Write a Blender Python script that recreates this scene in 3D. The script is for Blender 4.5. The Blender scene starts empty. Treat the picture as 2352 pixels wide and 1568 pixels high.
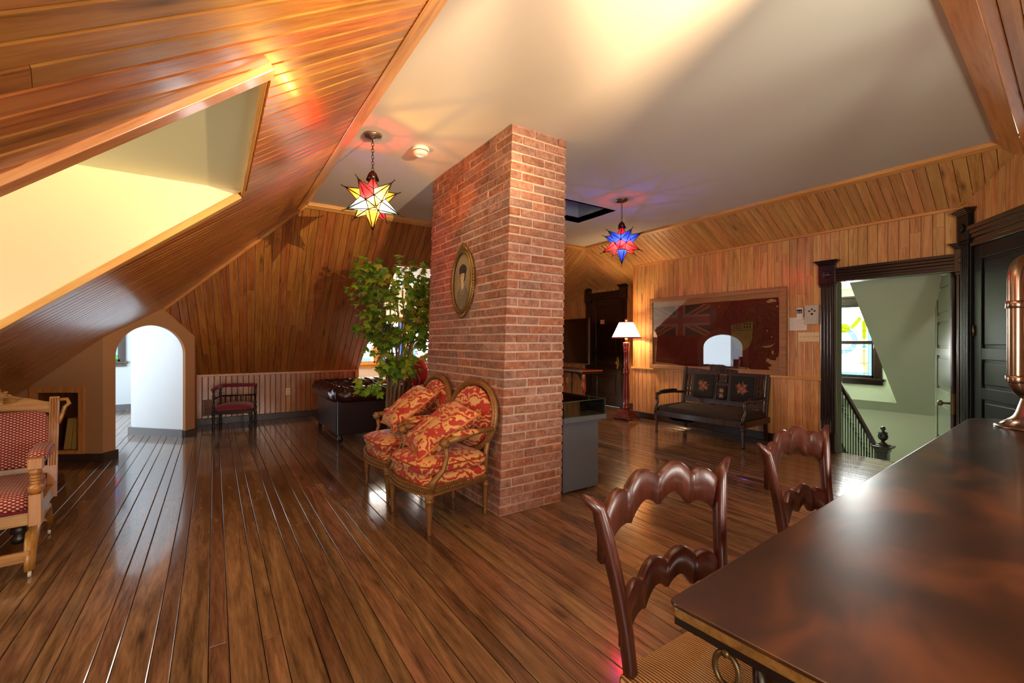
import bpy, bmesh, math, random
from mathutils import Vector, Matrix
V = Vector
PI = math.pi
rnd = random.Random(7)
sc = bpy.context.scene
COL = sc.collection

# ------------------------------------------------------------------ camera, world, lights, exposure
YAW = math.radians(33.9)
cam = bpy.data.objects.new('camera', bpy.data.cameras.new('camera'))
cam.data.sensor_width = 36
cam.data.lens = 36 * 1018 / 2352
cam.data.clip_start = 0.02
cam.location = (0, 0, 1.27)
cam.rotation_euler = (PI / 2, 0, -YAW)
COL.objects.link(cam)
sc.camera = cam
sc.view_settings.view_transform = 'Standard'
sc.view_settings.look = 'None'
sc.view_settings.exposure = 0.65
sc.view_settings.gamma = 1.0
sc.view_settings.use_curve_mapping = False
sc.cycles.use_denoising = True
sc.cycles.max_bounces = 10
sc.cycles.diffuse_bounces = 6
sc.cycles.transparent_max_bounces = 12
sc.cycles.sample_clamp_indirect = 6
w = bpy.data.worlds.new('world'); sc.world = w; w.use_nodes = True
w.node_tree.nodes['Background'].inputs[0].default_value = (0.75, 0.87, 1, 1)
w.node_tree.nodes['Background'].inputs[1].default_value = 1.2

def area(name, loc, direction, sx, sy, power, color, spread=180):
    l = bpy.data.lights.new(name, 'AREA'); l.shape = 'RECTANGLE'; l.size = sx; l.size_y = sy
    l.energy = power; l.color = color; l.spread = math.radians(spread)
    o = bpy.data.objects.new(name, l); COL.objects.link(o); o.location = loc
    o.rotation_euler = V(direction).to_track_quat('-Z', 'Z').to_euler()
    return o

# added fill from behind the viewer, then daylight at the window openings
area('fill_front', (1.42, -1.72, 1.35), (0.2, 1, 0.35), 0.6, 0.9, 50, (1, 0.90, 0.78))  # soft fill light added behind the viewer
area('fill_left_front', (-0.6, -1.72, 1.0), (0.1, 1, 0.0), 1.3, 1.2, 24, (1, 0.90, 0.78))  # weak general fill added at the front wall
area('fill_table_side', (3.6, -1.6, 1.15), (0, 1, 0.05), 1.4, 1.0, 55, (1, 0.90, 0.78))  # fill light added behind the table for the right side
area('daylight_left_dormer', (-2.32, 2.61, 1.3), (1, 0, 0.05), 1.3, 1.5, 14, (1, 0.95, 0.84))
area('daylight_arch_room', (-2.9, 8.6, 1.3), (1, 0, 0), 2.2, 1.6, 42, (0.76, 0.90, 1))
area('daylight_bay', (3.2, 9.15, 1.5), (0, -1, 0), 1.6, 1.0, 50, (1, 0.97, 0.93))
area('daylight_stair', (7.9, 2.75, 1.5), (-1, -0.25, 0), 0.8, 0.9, 62, (0.95, 1, 0.95))

# ------------------------------------------------------------------ mesh helpers
class MB:
    def __init__(s):
        s.v = []; s.f = []; s.m = []; s.sm = []
    def add(s, vs, fs, mat=0, smooth=False, M=None):
        b = len(s.v)
        s.v += [(M @ V(p) if M else V(p)) for p in vs]
        for f in fs:
            s.f.append([b + i for i in f]); s.m.append(mat); s.sm.append(smooth)
        return s
    def box(s, a, b, mat=0, M=None, smooth=False):
        x0, y0, z0 = a; x1, y1, z1 = b
        vs = [(x0,y0,z0),(x1,y0,z0),(x1,y1,z0),(x0,y1,z0),(x0,y0,z1),(x1,y0,z1),(x1,y1,z1),(x0,y1,z1)]
        return s.add(vs, [(3,2,1,0),(4,5,6,7),(0,1,5,4),(1,2,6,5),(2,3,7,6),(3,0,4,7)], mat, smooth, M)
    def prism(s, poly, vec, mat=0, M=None):
        n = len(poly); vec = V(vec)
        vs = [V(p) for p in poly] + [V(p) + vec for p in poly]
        nn = V((0,0,0))
        for i in range(n):
            nn += V(poly[i]).cross(V(poly[(i+1) % n]))
        top = list(range(n, 2*n)); bot = list(range(n-1, -1, -1))
        fs = [top, bot] + [(i, (i+1) % n, n+(i+1) % n, n+i) for i in range(n)]
        if nn.dot(vec) < 0: fs = [list(reversed(f)) for f in fs]
        return s.add(vs, fs, mat, False, M)
    def lathe(s, prof, n=20, o=(0,0,0), axis='Z', mat=0, M=None, smooth=True):
        o = V(o); vs = []; fs = []
        for r, z in prof:
            for k in range(n):
                a = 2*PI*k/n; c, q = r*math.cos(a), r*math.sin(a)
                p = {'Z': (c, q, z), 'X': (z, c, q), 'Y': (q, z, c)}[axis]
                vs.append(o + V(p))
        for i in range(len(prof)-1):
            for k in range(n):
                fs.append((i*n+k, i*n+(k+1) % n, (i+1)*n+(k+1) % n, (i+1)*n+k))
        if prof[0][0] > 1e-6: fs.append(list(range(n-1, -1, -1)))
        if prof[-1][0] > 1e-6: fs.append([(len(prof)-1)*n + k for k in range(n)])
        return s.add(vs, fs, mat, smooth, M)
    def tube(s, pts, r, n=10, mat=0, M=None, closed=False, flat=1.0):
        pts = [V(p) for p in pts]; N = len(pts)
        rs = r if isinstance(r, (list, tuple)) else [r]*N
        vs = []; fs = []; up = None
        for i, p in enumerate(pts):
            if closed: t = pts[(i+1) % N] - pts[i-1]
            else: t = pts[min(i+1, N-1)] - pts[max(i-1, 0)]
            t.normalize()
            if up is None:
                up = t.orthogonal().normalized()
                if abs(t.z) < 0.9: up = (V((0,0,1)) - t*t.z).normalized()
            up = (up - t*up.dot(t)).normalized(); sd = t.cross(up)
            for k in range(n):
                a = 2*PI*k/n
                vs.append(p + up*math.cos(a)*rs[i] + sd*math.sin(a)*rs[i]*flat)
        for i in range(N if closed else N-1):
            j = (i+1) % N
            for k in range(n):
                fs.append((i*n+k, i*n+(k+1) % n, j*n+(k+1) % n, j*n+k))
        if not closed: fs += [list(range(n-1, -1, -1)), [(N-1)*n+k for k in range(n)]]
        return s.add(vs, fs, mat, True, M)
    def ell(s, c, r, e=1.0, n=20, m=12, mat=0, M=None, e2=None):
        # superellipsoid: e small = boxy; e for plan, e2 for section
        e2 = e if e2 is None else e2
        f = lambda v, k: math.copysign(abs(v)**k, v)
        vs = []; fs = []
        for i in range(m+1):
            ph = -PI/2 + PI*i/m
            for k in range(n):
                a = 2*PI*k/n
                cp = f(math.cos(ph), e2)
                vs.append((c[0]+r[0]*cp*f(math.cos(a), e), c[1]+r[1]*cp*f(math.sin(a), e), c[2]+r[2]*f(math.sin(ph), e2)))
        for i in range(m):
            for k in range(n):
                fs.append((i*n+k, i*n+(k+1) % n, (i+1)*n+(k+1) % n, (i+1)*n+k))
        return s.add(vs, fs, mat, True, M)
    def grid(s, fn, nu, nv, mat=0, M=None, closed_u=False):
        vs = [fn(i/(nu if closed_u else nu-1), j/(nv-1)) for j in range(nv) for i in range(nu)]
        fs = []
        for j in range(nv-1):
            for i in range(nu if closed_u else nu-1):
                k = (i+1) % nu
                fs.append((j*nu+i, j*nu+k, (j+1)*nu+k, (j+1)*nu+i))
        return s.add(vs, fs, mat, True, M)

def obj(name, mb, mat, parent=None, bevel=0, seg=2, subsurf=0, M=None, color=None, fix=False):
    me = bpy.data.meshes.new(name)
    me.from_pydata([tuple(v) for v in mb.v], [], mb.f)
    mats = mat if isinstance(mat, (list, tuple)) else [mat]
    for m_ in mats: me.materials.append(m_)
    me.polygons.foreach_set('material_index', mb.m)
    me.polygons.foreach_set('use_smooth', mb.sm)
    if fix:
        bm = bmesh.new(); bm.from_mesh(me); bmesh.ops.recalc_face_normals(bm, faces=bm.faces); bm.to_mesh(me); bm.free()
    o = bpy.data.objects.new(name, me); COL.objects.link(o)
    if parent: o.parent = parent
    if M is not None: o.matrix_local = M
    o.color = (color if color else (rnd.random(), rnd.random(), rnd.random(), 1))
    if bevel:
        b = o.modifiers.new('bevel', 'BEVEL'); b.width = bevel; b.segments = seg; b.limit_method = 'ANGLE'; b.angle_limit = 0.7
    if subsurf:
        q = o.modifiers.new('sub', 'SUBSURF'); q.levels = subsurf; q.render_levels = subsurf
    return o

def tag(o, label=None, cat=None, group=None, kind=None):
    if label: o['label'] = label
    if cat: o['category'] = cat
    if group: o['group'] = group
    if kind: o['kind'] = kind
    return o
def thing(name, label, cat, loc=(0,0,0), rz=0, group=None, M=None):
    o = bpy.data.objects.new(name, None); COL.objects.link(o); o.empty_display_size = 0.1
    if M is not None: o.matrix_world = M
    else: o.location = loc; o.rotation_euler = (0, 0, rz)
    return tag(o, label, cat, group)
def struct(name, mb, mat, **k):
    return tag(obj(name, mb, mat, **k), kind='structure')
def snode(name, M=None):
    o = bpy.data.objects.new(name, None); COL.objects.link(o); o.empty_display_size = 0.1
    if M is not None: o.matrix_world = M
    return tag(o, kind='structure')
def dup(root, loc, rz, label=None, group=None):
    r = root.copy(); COL.objects.link(r); r.location = loc; r.rotation_euler = (0, 0, rz)
    if label: r['label'] = label
    if group: r['group'] = group
    for ch in list(root.children):
        c = ch.copy(); COL.objects.link(c); c.parent = r
        for g in ch.children:
            d = g.copy(); COL.objects.link(d); d.parent = c
    return r
def frame(o, x, y, z=(0,0,1)):
    x = V(x).normalized(); y = V(y).normalized(); z = V(z).normalized()
    M = Matrix.Identity(4)
    for i in range(3): M[i][0] = x[i]; M[i][1] = y[i]; M[i][2] = z[i]; M[i][3] = o[i]
    return M
def T(x, y, z): return Matrix.Translation((x, y, z))
def R(a, ax): return Matrix.Rotation(a, 4, ax)

# ------------------------------------------------------------------ materials
def lin(c):
    return tuple(((x/255)/12.92 if x/255 <= 0.04045 else ((x/255+0.055)/1.055)**2.4) for x in c) + (1,)
class NT:
    def __init__(s, name):
        s.m = bpy.data.materials.new(name); s.m.use_nodes = True
        s.t = s.m.node_tree; s.t.nodes.clear()
        s.out = s.t.nodes.new('ShaderNodeOutputMaterial')
    def n(s, kind, **k):
        q = s.t.nodes.new('ShaderNode' + kind)
        for a, b in k.items():
            if hasattr(q, a): setattr(q, a, b)
        return q
    def l(s, a, b): s.t.links.new(a, b)
    def ramp(s, fac, stops, interp='LINEAR'):
        r = s.n('ValToRGB'); r.color_ramp.interpolation = interp
        e = r.color_ramp.elements
        while len(e) < len(stops): e.new(0.5)
        for i, (p, c) in enumerate(stops):
            e[i].position = p; e[i].color = c if len(c) == 4 else lin(c)
        s.l(fac, r.inputs[0]); return r.outputs[0]
    def math(s, op, a, b=None, c=None):
        q = s.n('Math', operation=op)
        for i, v_ in enumerate((a, b, c)):
            if v_ is None: continue
            if isinstance(v_, (int, float)): q.inputs[i].default_value = v_
            else: s.l(v_, q.inputs[i])
        return q.outputs[0]
    def mix(s, fac, a, b, mode='MIX'):
        q = s.n('MixRGB', blend_type=mode)
        for i, v_ in enumerate((fac, a, b)):
            if isinstance(v_, (int, float)): q.inputs[i].default_value = v_
            elif isinstance(v_, tuple): q.inputs[i].default_value = v_ if len(v_) == 4 else lin(v_)
            else: s.l(v_, q.inputs[i])
        return q.outputs[0]
    def noise(s, vec, scale, detail=4, rough=0.55, dist=0.0):
        q = s.n('TexNoise'); q.inputs['Scale'].default_value = scale; q.inputs['Detail'].default_value = detail
        q.inputs['Roughness'].default_value = rough; q.inputs['Distortion'].default_value = dist
        if vec is not None: s.l(vec, q.inputs['Vector'])
        return q.outputs['Fac']
    def mapping(s, vec, scale=(1,1,1), rot=(0,0,0), loc=None):
        q = s.n('Mapping'); q.inputs['Scale'].default_value = scale; q.inputs['Rotation'].default_value = rot
        s.l(vec, q.inputs['Vector'])
        if loc is not None: s.l(loc, q.inputs['Location'])
        return q.outputs[0]
    def bump(s, h, strength=0.3, dist=0.002):
        q = s.n('Bump'); q.inputs['Strength'].default_value = strength; q.inputs['Distance'].default_value = dist
        s.l(h, q.inputs['Height']); return q.outputs[0]
    def pbr(s, color, rough=0.5, metal=0, coat=0, coat_rough=0.1, normal=None, spec=0.5, sheen=0):
        b = s.n('BsdfPrincipled')
        if isinstance(color, tuple): b.inputs['Base Color'].default_value = color if len(color) == 4 else lin(color)
        else: s.l(color, b.inputs['Base Color'])
        if isinstance(rough, (int, float)): b.inputs['Roughness'].default_value = rough
        else: s.l(rough, b.inputs['Roughness'])
        b.inputs['Metallic'].default_value = metal
        b.inputs['Coat Weight'].default_value = coat; b.inputs['Coat Roughness'].default_value = coat_rough
        b.inputs['Specular IOR Level'].default_value = spec
        if sheen: b.inputs['Sheen Weight'].default_value = sheen
        if normal is not None: s.l(normal, b.inputs['Normal'])
        s.l(b.outputs[0], s.out.inputs[0]); return s.m

def wood(name, dark, mid, light, rough=0.3, axis='X', knots=1.0, var=0.28, coat=0.3, scale=1.0, grain=1.0, knot_col=None, coat_rough=0.12, bumps=0.25, streak=(1.1, 14, 14)):
    t = NT(name)
    tc = t.n('TexCoord'); oi = t.n('ObjectInfo')
    off = t.mix(1.0, oi.outputs['Color'], (37.0, 53.0, 71.0, 1), 'MULTIPLY')
    st = {'X': streak, 'Z': (streak[1], streak[2], streak[0]), 'Y': (streak[1], streak[0], streak[2])}[axis]
    st = tuple(v_*scale for v_ in st)
    vec = t.mapping(tc.outputs['Object'], st, loc=off)
    n1 = t.noise(vec, 1.6, 5, 0.6, 0.9)
    vec2 = t.mapping(tc.outputs['Object'], tuple(v_*4 for v_ in st), loc=off)
    n2 = t.noise(vec2, 2.5, 3, 0.6, 0.2)
    f = t.math('ADD', t.math('MULTIPLY', n1, 0.72), t.math('MULTIPLY', n2, 0.28))
    c = t.ramp(f, [(0.30, dark), (0.48, mid), (0.66, light)])
    if grain != 1.0: c = t.mix(1-grain, c, lin(mid))
    if knots:
        ks = {'X': (2.2, 9, 9), 'Z': (9, 9, 2.2), 'Y': (9, 2.2, 9)}[axis]
        kv = t.n('TexVoronoi'); kv.inputs['Scale'].default_value = 0.62*scale
        t.l(t.mapping(tc.outputs['Object'], ks, loc=off), kv.inputs['Vector'])
        k = t.ramp(kv.outputs['Distance'], [(0.03, (1,1,1,1)), (0.10, (0.35,)*3+(1,)), (0.17, (0,0,0,1))])
        c = t.mix(t.math('MULTIPLY', k, 0.85*knots), c, lin(knot_col or dark), 'MIX')
    val = t.math('ADD', t.math('MULTIPLY', t.n('SeparateColor').outputs[0], 0), 1.0)
    sep = t.n('SeparateColor'); t.l(oi.outputs['Color'], sep.inputs[0])
    hs = t.n('HueSaturation'); t.l(c, hs.inputs['Color'])
    t.l(t.math('ADD', t.math('MULTIPLY', sep.outputs[0], var*2), 1.0-var), hs.inputs['Value'])
    t.l(t.math('ADD', t.math('MULTIPLY', sep.outputs[1], 0.02), 0.49), hs.inputs['Hue'])
    r = t.math('ADD', t.math('MULTIPLY', n2, 0.12), rough-0.06)
    return t.pbr(hs.outputs[0], r, coat=coat, coat_rough=coat_rough, normal=t.bump(f, bumps, 0.001))

def plain(name, c, rough=0.5, metal=0, noise=0.06, scale=8, coat=0, bump=0.0, bscale=60, spec=0.5, sheen=0):
    t = NT(name); tc = t.n('TexCoord')
    n = t.noise(tc.outputs['Object'], scale, 4)
    hs = t.n('HueSaturation'); hs.inputs['Color'].default_value = lin(c)
    t.l(t.math('ADD', t.math('MULTIPLY', n, noise*2), 1-noise), hs.inputs['Value'])
    nm = t.bump(t.noise(tc.outputs['Object'], bscale, 3), bump, 0.002) if bump else None
    return t.pbr(hs.outputs[0], rough, metal, coat, normal=nm, spec=spec, sheen=sheen)

def glow(name, c, strength):
    t = NT(name); e = t.n('Emission'); e.inputs[0].default_value = lin(c); e.inputs[1].default_value = strength
    t.l(e.outputs[0], t.out.inputs[0]); return t.m
def clear_bulb(name, c, strength):
    t = NT(name); e = t.n('Emission'); e.inputs[0].default_value = lin(c); e.inputs[1].default_value = strength
    tr = t.n('BsdfTransparent'); a = t.n('AddShader'); t.l(e.outputs[0], a.inputs[0]); t.l(tr.outputs[0], a.inputs[1]); t.l(a.outputs[0], t.out.inputs[0]); return t.m
def stained(name, c, k=0.6):
    t = NT(name); tr = t.n('BsdfTransparent'); tl = t.n('BsdfTranslucent'); gl = t.n('BsdfGlossy')
    tc = t.n('TexCoord'); n = t.noise(tc.outputs['Object'], 55, 3)
    col = t.mix(n, tuple(v_*0.75 for v_ in lin(c)[:3]) + (1,), lin(c))
    t.l(col, tl.inputs[0]); tr.inputs[0].default_value = lin(c); gl.inputs['Roughness'].default_value = 0.15
    m1 = t.n('MixShader'); m1.inputs[0].default_value = k; t.l(tl.outputs[0], m1.inputs[1]); t.l(tr.outputs[0], m1.inputs[2])
    m2 = t.n('MixShader'); m2.inputs[0].default_value = 0.06; t.l(m1.outputs[0], m2.inputs[1]); t.l(gl.outputs[0], m2.inputs[2])
    t.l(m2.outputs[0], t.out.inputs[0]); return t.m
def clear(name, tint=(235, 245, 240), refl=0.08):
    t = NT(name); tr = t.n('BsdfTransparent'); gl = t.n('BsdfGlossy'); tr.inputs[0].default_value = lin(tint)
    gl.inputs['Roughness'].default_value = 0.01
    m = t.n('MixShader')
    lw = t.n('LayerWeight'); lw.inputs[0].default_value = 0.35
    t.l(t.math('ADD', t.math('MULTIPLY', lw.outputs['Fresnel'], 0.8), refl), m.inputs[0])
    t.l(tr.outputs[0], m.inputs[1]); t.l(gl.outputs[0], m.inputs[2]); t.l(m.outputs[0], t.out.inputs[0]); return t.m

pine = wood('pine_boards', (146, 92, 46), (206, 148, 86), (222, 170, 108), 0.38, knots=0.9, var=0.13, knot_col=(70, 32, 10), coat=0.35, coat_rough=0.2)
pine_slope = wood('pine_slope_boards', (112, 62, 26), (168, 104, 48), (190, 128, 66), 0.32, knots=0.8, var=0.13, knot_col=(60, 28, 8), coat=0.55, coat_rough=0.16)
pine_trim = wood('pine_trim', (170, 108, 50), (214, 150, 80), (226, 168, 98), 0.32, knots=0.4, var=0.06, knot_col=(100, 50, 18))
pine_trim_z = wood('pine_trim_upright', (170, 108, 50), (214, 150, 80), (226, 168, 98), 0.32, 'Z', knots=0.4, var=0.06, knot_col=(100, 50, 18))
floor_w = wood('floor_planks', (52, 38, 27), (118, 88, 62), (158, 121, 87), 0.2, knots=0.9, var=0.26, knot_col=(16, 8, 4), coat=0.6, coat_rough=0.07, bumps=0.3, streak=(0.8, 9, 9))
dark_w = wood('dark_varnished_wood', (14, 7, 4), (34, 19, 12), (52, 30, 19), 0.24, 'Z', knots=0, var=0.1, coat=0.5)
dark_wx = wood('dark_varnished_wood_level', (14, 7, 4), (34, 19, 12), (52, 30, 19), 0.24, 'X', knots=0, var=0.1, coat=0.5)
black_door = plain('black_door_paint', (11, 9, 8), 0.42, noise=0.1, spec=0.25)
black_w = wood('near_black_wood', (6, 4, 3), (16, 10, 8), (26, 16, 12), 0.4, 'Z', knots=0, var=0.1, coat=0.12)
settee_w = wood('walnut', (22, 12, 8), (52, 32, 22), (78, 50, 34), 0.33, 'Z', knots=0, var=0.1)
base_w = plain('grey_brown_baseboard', (62, 50, 46), 0.4, noise=0.2, scale=14)
cream = plain('cream_paint', (226, 196, 150), 0.75, noise=0.02, bump=0.15, bscale=140)
cream2 = plain('pale_plaster', (232, 226, 206), 0.8, noise=0.02, bump=0.15, bscale=140)
tan = plain('tan_plaster', (190, 144, 100), 0.8, noise=0.03, bump=0.2, bscale=120)
white_w = plain('white_plaster', (232, 236, 238), 0.7, noise=0.02)
ceil_m = plain('ceiling_plaster', (212, 204, 190), 0.85, noise=0.015, bump=0.15, bscale=160)
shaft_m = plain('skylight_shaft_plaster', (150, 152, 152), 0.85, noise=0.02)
sage = plain('sage_plaster', (204, 212, 190), 0.7, noise=0.02, bump=0.1)
under = plain('dark_joint', (38, 20, 10), 0.7)
under2 = plain('floor_joint', (14, 9, 6), 0.6)

# ------------------------------------------------------------------ boards
def clip(poly, a, b, c):   # keep a*x+b*y>=c
    out = []
    for i in range(len(poly)):
        p, q = poly[i], poly[(i+1) % len(poly)]
        dp = a*p[0]+b*p[1]-c; dq = a*q[0]+b*q[1]-c
        if dp >= -1e-9: out.append(p)
        if (dp > 1e-9 and dq < -1e-9) or (dp < -1e-9 and dq > 1e-9):
            s_ = dp/(dp-dq); out.append((p[0]+(q[0]-p[0])*s_, p[1]+(q[1]-p[1])*s_))
    return out
def parea(p):
    return abs(sum(p[i][0]*p[(i+1) % len(p)][1]-p[(i+1) % len(p)][0]*p[i][1] for i in range(len(p)))/2)
def boards(parent, O, L, W, polys, bw, mat, name='board', t=0.014, gap=0.004, bev=0.005, joint=None, seed=1, inv=None):
    """planks of width bw along L on the plane O,L,W; polys are convex, in world points on that plane"""
    rr = random.Random(seed)
    L = V(L).normalized(); N = L.cross(V(W)).normalized(); W = N.cross(L).normalized(); O = V(O)
    P = [[((V(p)-O).dot(L), (V(p)-O).dot(W)) for p in poly] for poly in polys]
    w0 = min(p[1] for q in P for p in q); w1 = max(p[1] for q in P for p in q)
    l0 = min(p[0] for q in P for p in q); l1 = max(p[0] for q in P for p in q)
    widths = bw if isinstance(bw, (list, tuple)) else [bw]
    a = math.floor(w0/sum(widths))*sum(widths); k = 0; cnt = 0
    while a < w1:
        b = a + widths[k % len(widths)]; k += 1
        if b > w0:
            cuts = [l0-1]
            if joint:
                x = l0 - rr.uniform(0, joint[0])
                while x < l1: x += rr.uniform(*joint); cuts.append(x)
            cuts.append(l1+1)
            for ci in range(len(cuts)-1):
                col = (rr.random(), rr.random(), rr.random(), 1)
                for q in P:
                    c = clip(q, 0, 1, a+gap/2); c = clip(c, 0, -1, -(b-gap/2))
                    if len(c) < 3: continue
                    c = clip(c, 1, 0, cuts[ci]+0.0008); c = clip(c, -1, 0, -(cuts[ci+1]-0.0008))
                    if len(c) < 3 or parea(c) < 2e-4: continue
                    c2 = []
                    for p in c:
                        if not c2 or abs(p[0]-c2[-1][0])+abs(p[1]-c2[-1][1]) > 1e-5: c2.append(p)
                    c = c2
                    if sum(c[i][0]*c[(i+1) % len(c)][1]-c[(i+1) % len(c)][0]*c[i][1] for i in range(len(c))) < 0: c.reverse()
                    n = len(c); m = (a+b)/2
                    ox = sum(p[0] for p in c)/n
                    lo = [(p[0]-ox, p[1]-m, 0) for p in c]; mi = [(p[0]-ox, p[1]-m, t-bev*0.6) for p in c]
                    hi = []
                    for p in c:
                        w_ = p[1]
                        if w_ < a+gap/2+bev: w_ = a+gap/2+bev
                        if w_ > b-gap/2-bev: w_ = b-gap/2-bev
                        hi.append((p[0]-ox, w_-m, t))
                    mb = MB(); fs = [list(range(2*n, 3*n))]
                    for j in range(n):
                        e = (j+1) % n
                        fs += [(j, e, n+e, n+j), (n+j, n+e, 2*n+e, 2*n+j)]
                    mb.add(lo+mi+hi, fs)
                    obj(name, mb, mat, parent, M=(inv @ frame(O+L*ox+W*m, L, W, N) if inv else frame(O+L*ox+W*m, L, W, N)), color=col); cnt += 1
        a = b
    return cnt

def slab(pts, vec, mat, name, kind=True):
    mb = MB(); mb.prism(pts, vec)
    return struct(name, mb, mat, fix=True) if kind else obj(name, mb, mat, fix=True)
def multi(name, polys, vec, mat):
    mb = MB()
    for p in polys: mb.prism(p, vec)
    return struct(name, mb, mat, fix=True)

# ================================================================== THE ROOM
H = 2.85
zl = lambda X: 2.1325 + 0.82*X          # left slope
zb = lambda Y: 7.029 - 0.764*Y          # back slope
Lp = lambda X, Y: (X, Y, zl(X))
Bp = lambda X, Y: (X, Y, zb(Y))
A = (-0.98, 6.32); PK = (-0.531, 6.979); E_ = (-0.22, 7.43); B = (-1.754, 6.80)

# floor: base and planks
flo = multi('floor', [[(-3, -1.85, -0.03), (6.0, -1.85, -0.03), (6.0, 9.4, -0.03), (-3, 11, -0.03)], [(6.0, 5.0, -0.03), (6.5, 5.0, -0.03), (6.5, 8.4, -0.03), (6.0, 8.4, -0.03)]], (0, 0, 0.018), under2)
def floor_rows():
    ws = [0.120, 0.0707]; x = -3.0; k = 0; rr = random.Random(5); n = 0
    while x < 6.44:
        wd = ws[k % 2]; k += 1; c = x + wd/2
        if c < -1.75: y0, y1 = 6.9, 10.88
        elif c < -0.55: y0, y1 = -1.8, 10.88
        elif c < 2.155: y0, y1 = -1.8, 8.2
        elif c < 4.3: y0, y1 = -1.8, 9.28
        elif c < 5.95: y0, y1 = -1.8, 8.28
        else: y0, y1 = 5.1, 8.28
        if c > 2.5 and c < 5.95: y0 = max(-1.8, 1.1 - (5.9-c)*0.7213 + 0.0)
        if c > 5.6 and c < 5.97: y0 = 0.95
        cuts = [y0]; y = y0 + rr.uniform(1.0, 4.2)
        while y < y1 - 0.9: cuts.append(y); y += rr.uniform(3.6, 5.2)
        cuts.append(y1)
        for i in range(len(cuts)-1):
            a, b = cuts[i]+0.001, cuts[i+1]-0.001
            L_ = b-a; h = wd/2-0.0015; g = 0.003
            mb = MB()
            vs = [(-L_/2, -h, 0), (L_/2, -h, 0), (L_/2, h, 0), (-L_/2, h, 0), (-L_/2, -h, 0.0115), (L_/2, -h, 0.0115), (L_/2, h, 0.0115), (-L_/2, h, 0.0115),
                  (-L_/2+0.001, -h+g, 0.014), (L_/2-0.001, -h+g, 0.014), (L_/2-0.001, h-g, 0.014), (-L_/2+0.001, h-g, 0.014)]
            fs = [(8, 9, 10, 11)]
            for j in range(4):
                e = (j+1) % 4; fs += [(j, e, 4+e, 4+j), (4+j, 4+e, 8+e, 8+j)]
            mb.add(vs, fs)
            obj('plank', mb, floor_w, flo, M=frame((c, (a+b)/2, -0.014), (0, 1, 0), (-1, 0, 0))); n += 1
        x += wd
    return n
NF = floor_rows()

# ceiling with skylight hole
def rect(x0, y0, x1, y1, z): return [(x0, y0, z), (x1, y0, z), (x1, y1, z), (x0, y1, z)]
cl = multi('ceiling', [rect(0.80, -1.85, 2.15, 5.55, H), [(2.15, 0.535, H), (3.0, 0.594, H), (3.0, 5.55, H), (2.15, 5.55, H)],
    [(3.0, 0.594, H), (4.0, 0.664, H), (4.0, 3.77, H), (3.0, 3.77, H)], rect(3.0, 4.38, 4.0, 5.55, H), [(4.0, 0.664, H), (5.2, 0.748, H), (5.2, 5.5, H), (4.0, 5.55, H)]], (0, 0, 0.06), ceil_m)
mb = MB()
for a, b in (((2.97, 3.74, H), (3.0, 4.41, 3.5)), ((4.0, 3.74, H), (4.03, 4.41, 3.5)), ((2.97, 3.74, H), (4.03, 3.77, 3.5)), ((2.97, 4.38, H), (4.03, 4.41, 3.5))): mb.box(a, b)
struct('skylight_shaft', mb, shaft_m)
sk = MB(); sk.box((3.0, 3.77, 3.48), (4.0, 4.38, 3.5)); sk_o = struct('window_skylight', sk, glow('skylight_glass', (122, 134, 150), 0.5))

# left slope
pA = [Lp(-1.754, -1.8), Lp(0.875, -1.8), Lp(0.875, 1.80), Lp(-1.754, 1.80)]
pB = [Lp(0.17, 1.80), Lp(0.875, 1.80), Lp(0.875, 3.42), Lp(0.17, 3.42)]
pC1 = [Lp(-0.98, 3.42), Lp(0.875, 3.42), Lp(0.875, 5.47), Lp(*PK), Lp(*A)]
pC2 = [Lp(-1.754, 3.42), Lp(-0.98, 3.42), Lp(*A), Lp(*B)]
NL = V((0.82, 0, -1)).normalized()
wl = multi('wall_left_slope', [pA, pB, pC1, pC2], tuple(-NL*0.03), under)
up = V((1, 0, 0.82)).normalized()
Ldir = up*0.967 + V((0, 1, 0))*0.255
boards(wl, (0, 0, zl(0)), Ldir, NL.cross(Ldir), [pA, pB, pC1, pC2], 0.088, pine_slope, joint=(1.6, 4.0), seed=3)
# back slope
NB = V((0, -0.764, -1)).normalized()
d0 = (-0.22, 6.409+1.0733*0.22)
pD1 = [Bp(*d0), Bp(0.875, 5.47), Bp(2.155, 5.47), Bp(2.155, 8.2), Bp(-0.22, 8.2)]
pD2 = [Bp(*PK), Bp(*d0), Bp(*E_)]
pD3 = [Bp(2.155, 5.47), Bp(4.0, 5.47), Bp(4.0, 6.115), Bp(2.155, 6.115)]
wb = multi('wall_back_slope', [pD1, pD2, pD3], tuple(-NB*0.03), under)
dn = V((0.06, 1, -0.764)).normalized()
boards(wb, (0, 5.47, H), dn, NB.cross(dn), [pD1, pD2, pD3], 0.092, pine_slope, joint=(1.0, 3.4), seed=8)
# right strip slope and alcove slope
sr = 0.40
Rp = lambda X, Y: (X, Y, H - sr*(X-5.15))
pS1 = [Rp(5.15, 0.62), Rp(5.27, 0.62), Rp(5.93, 1.10), Rp(5.93, 5.08), Rp(5.15, 5.47)]
pS2 = [Rp(5.88, 5.08), Rp(6.45, 5.08), Rp(6.45, 6.80), Rp(5.15, 5.47)]
NR = V((-sr, 0, -1)).normalized()
wr = multi('wall_right_slope', [pS1, pS2], tuple(-NR*0.03), under)
rl = V((1, 0.10, -sr)).normalized()
boards(wr, (5.15, 0, H), rl, NR.cross(rl), [pS1, pS2], 0.086, pine, seed=12)
sb = 0.391
Gp = lambda X, Y: (X, Y, H - sb*(Y-5.47))
pG = [Gp(4.0, 5.47), Gp(5.15, 5.47), Gp(6.45, 6.80), Gp(6.45, 8.3), Gp(4.0, 8.3)]
NG = V((0, -sb, -1)).normalized()
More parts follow.
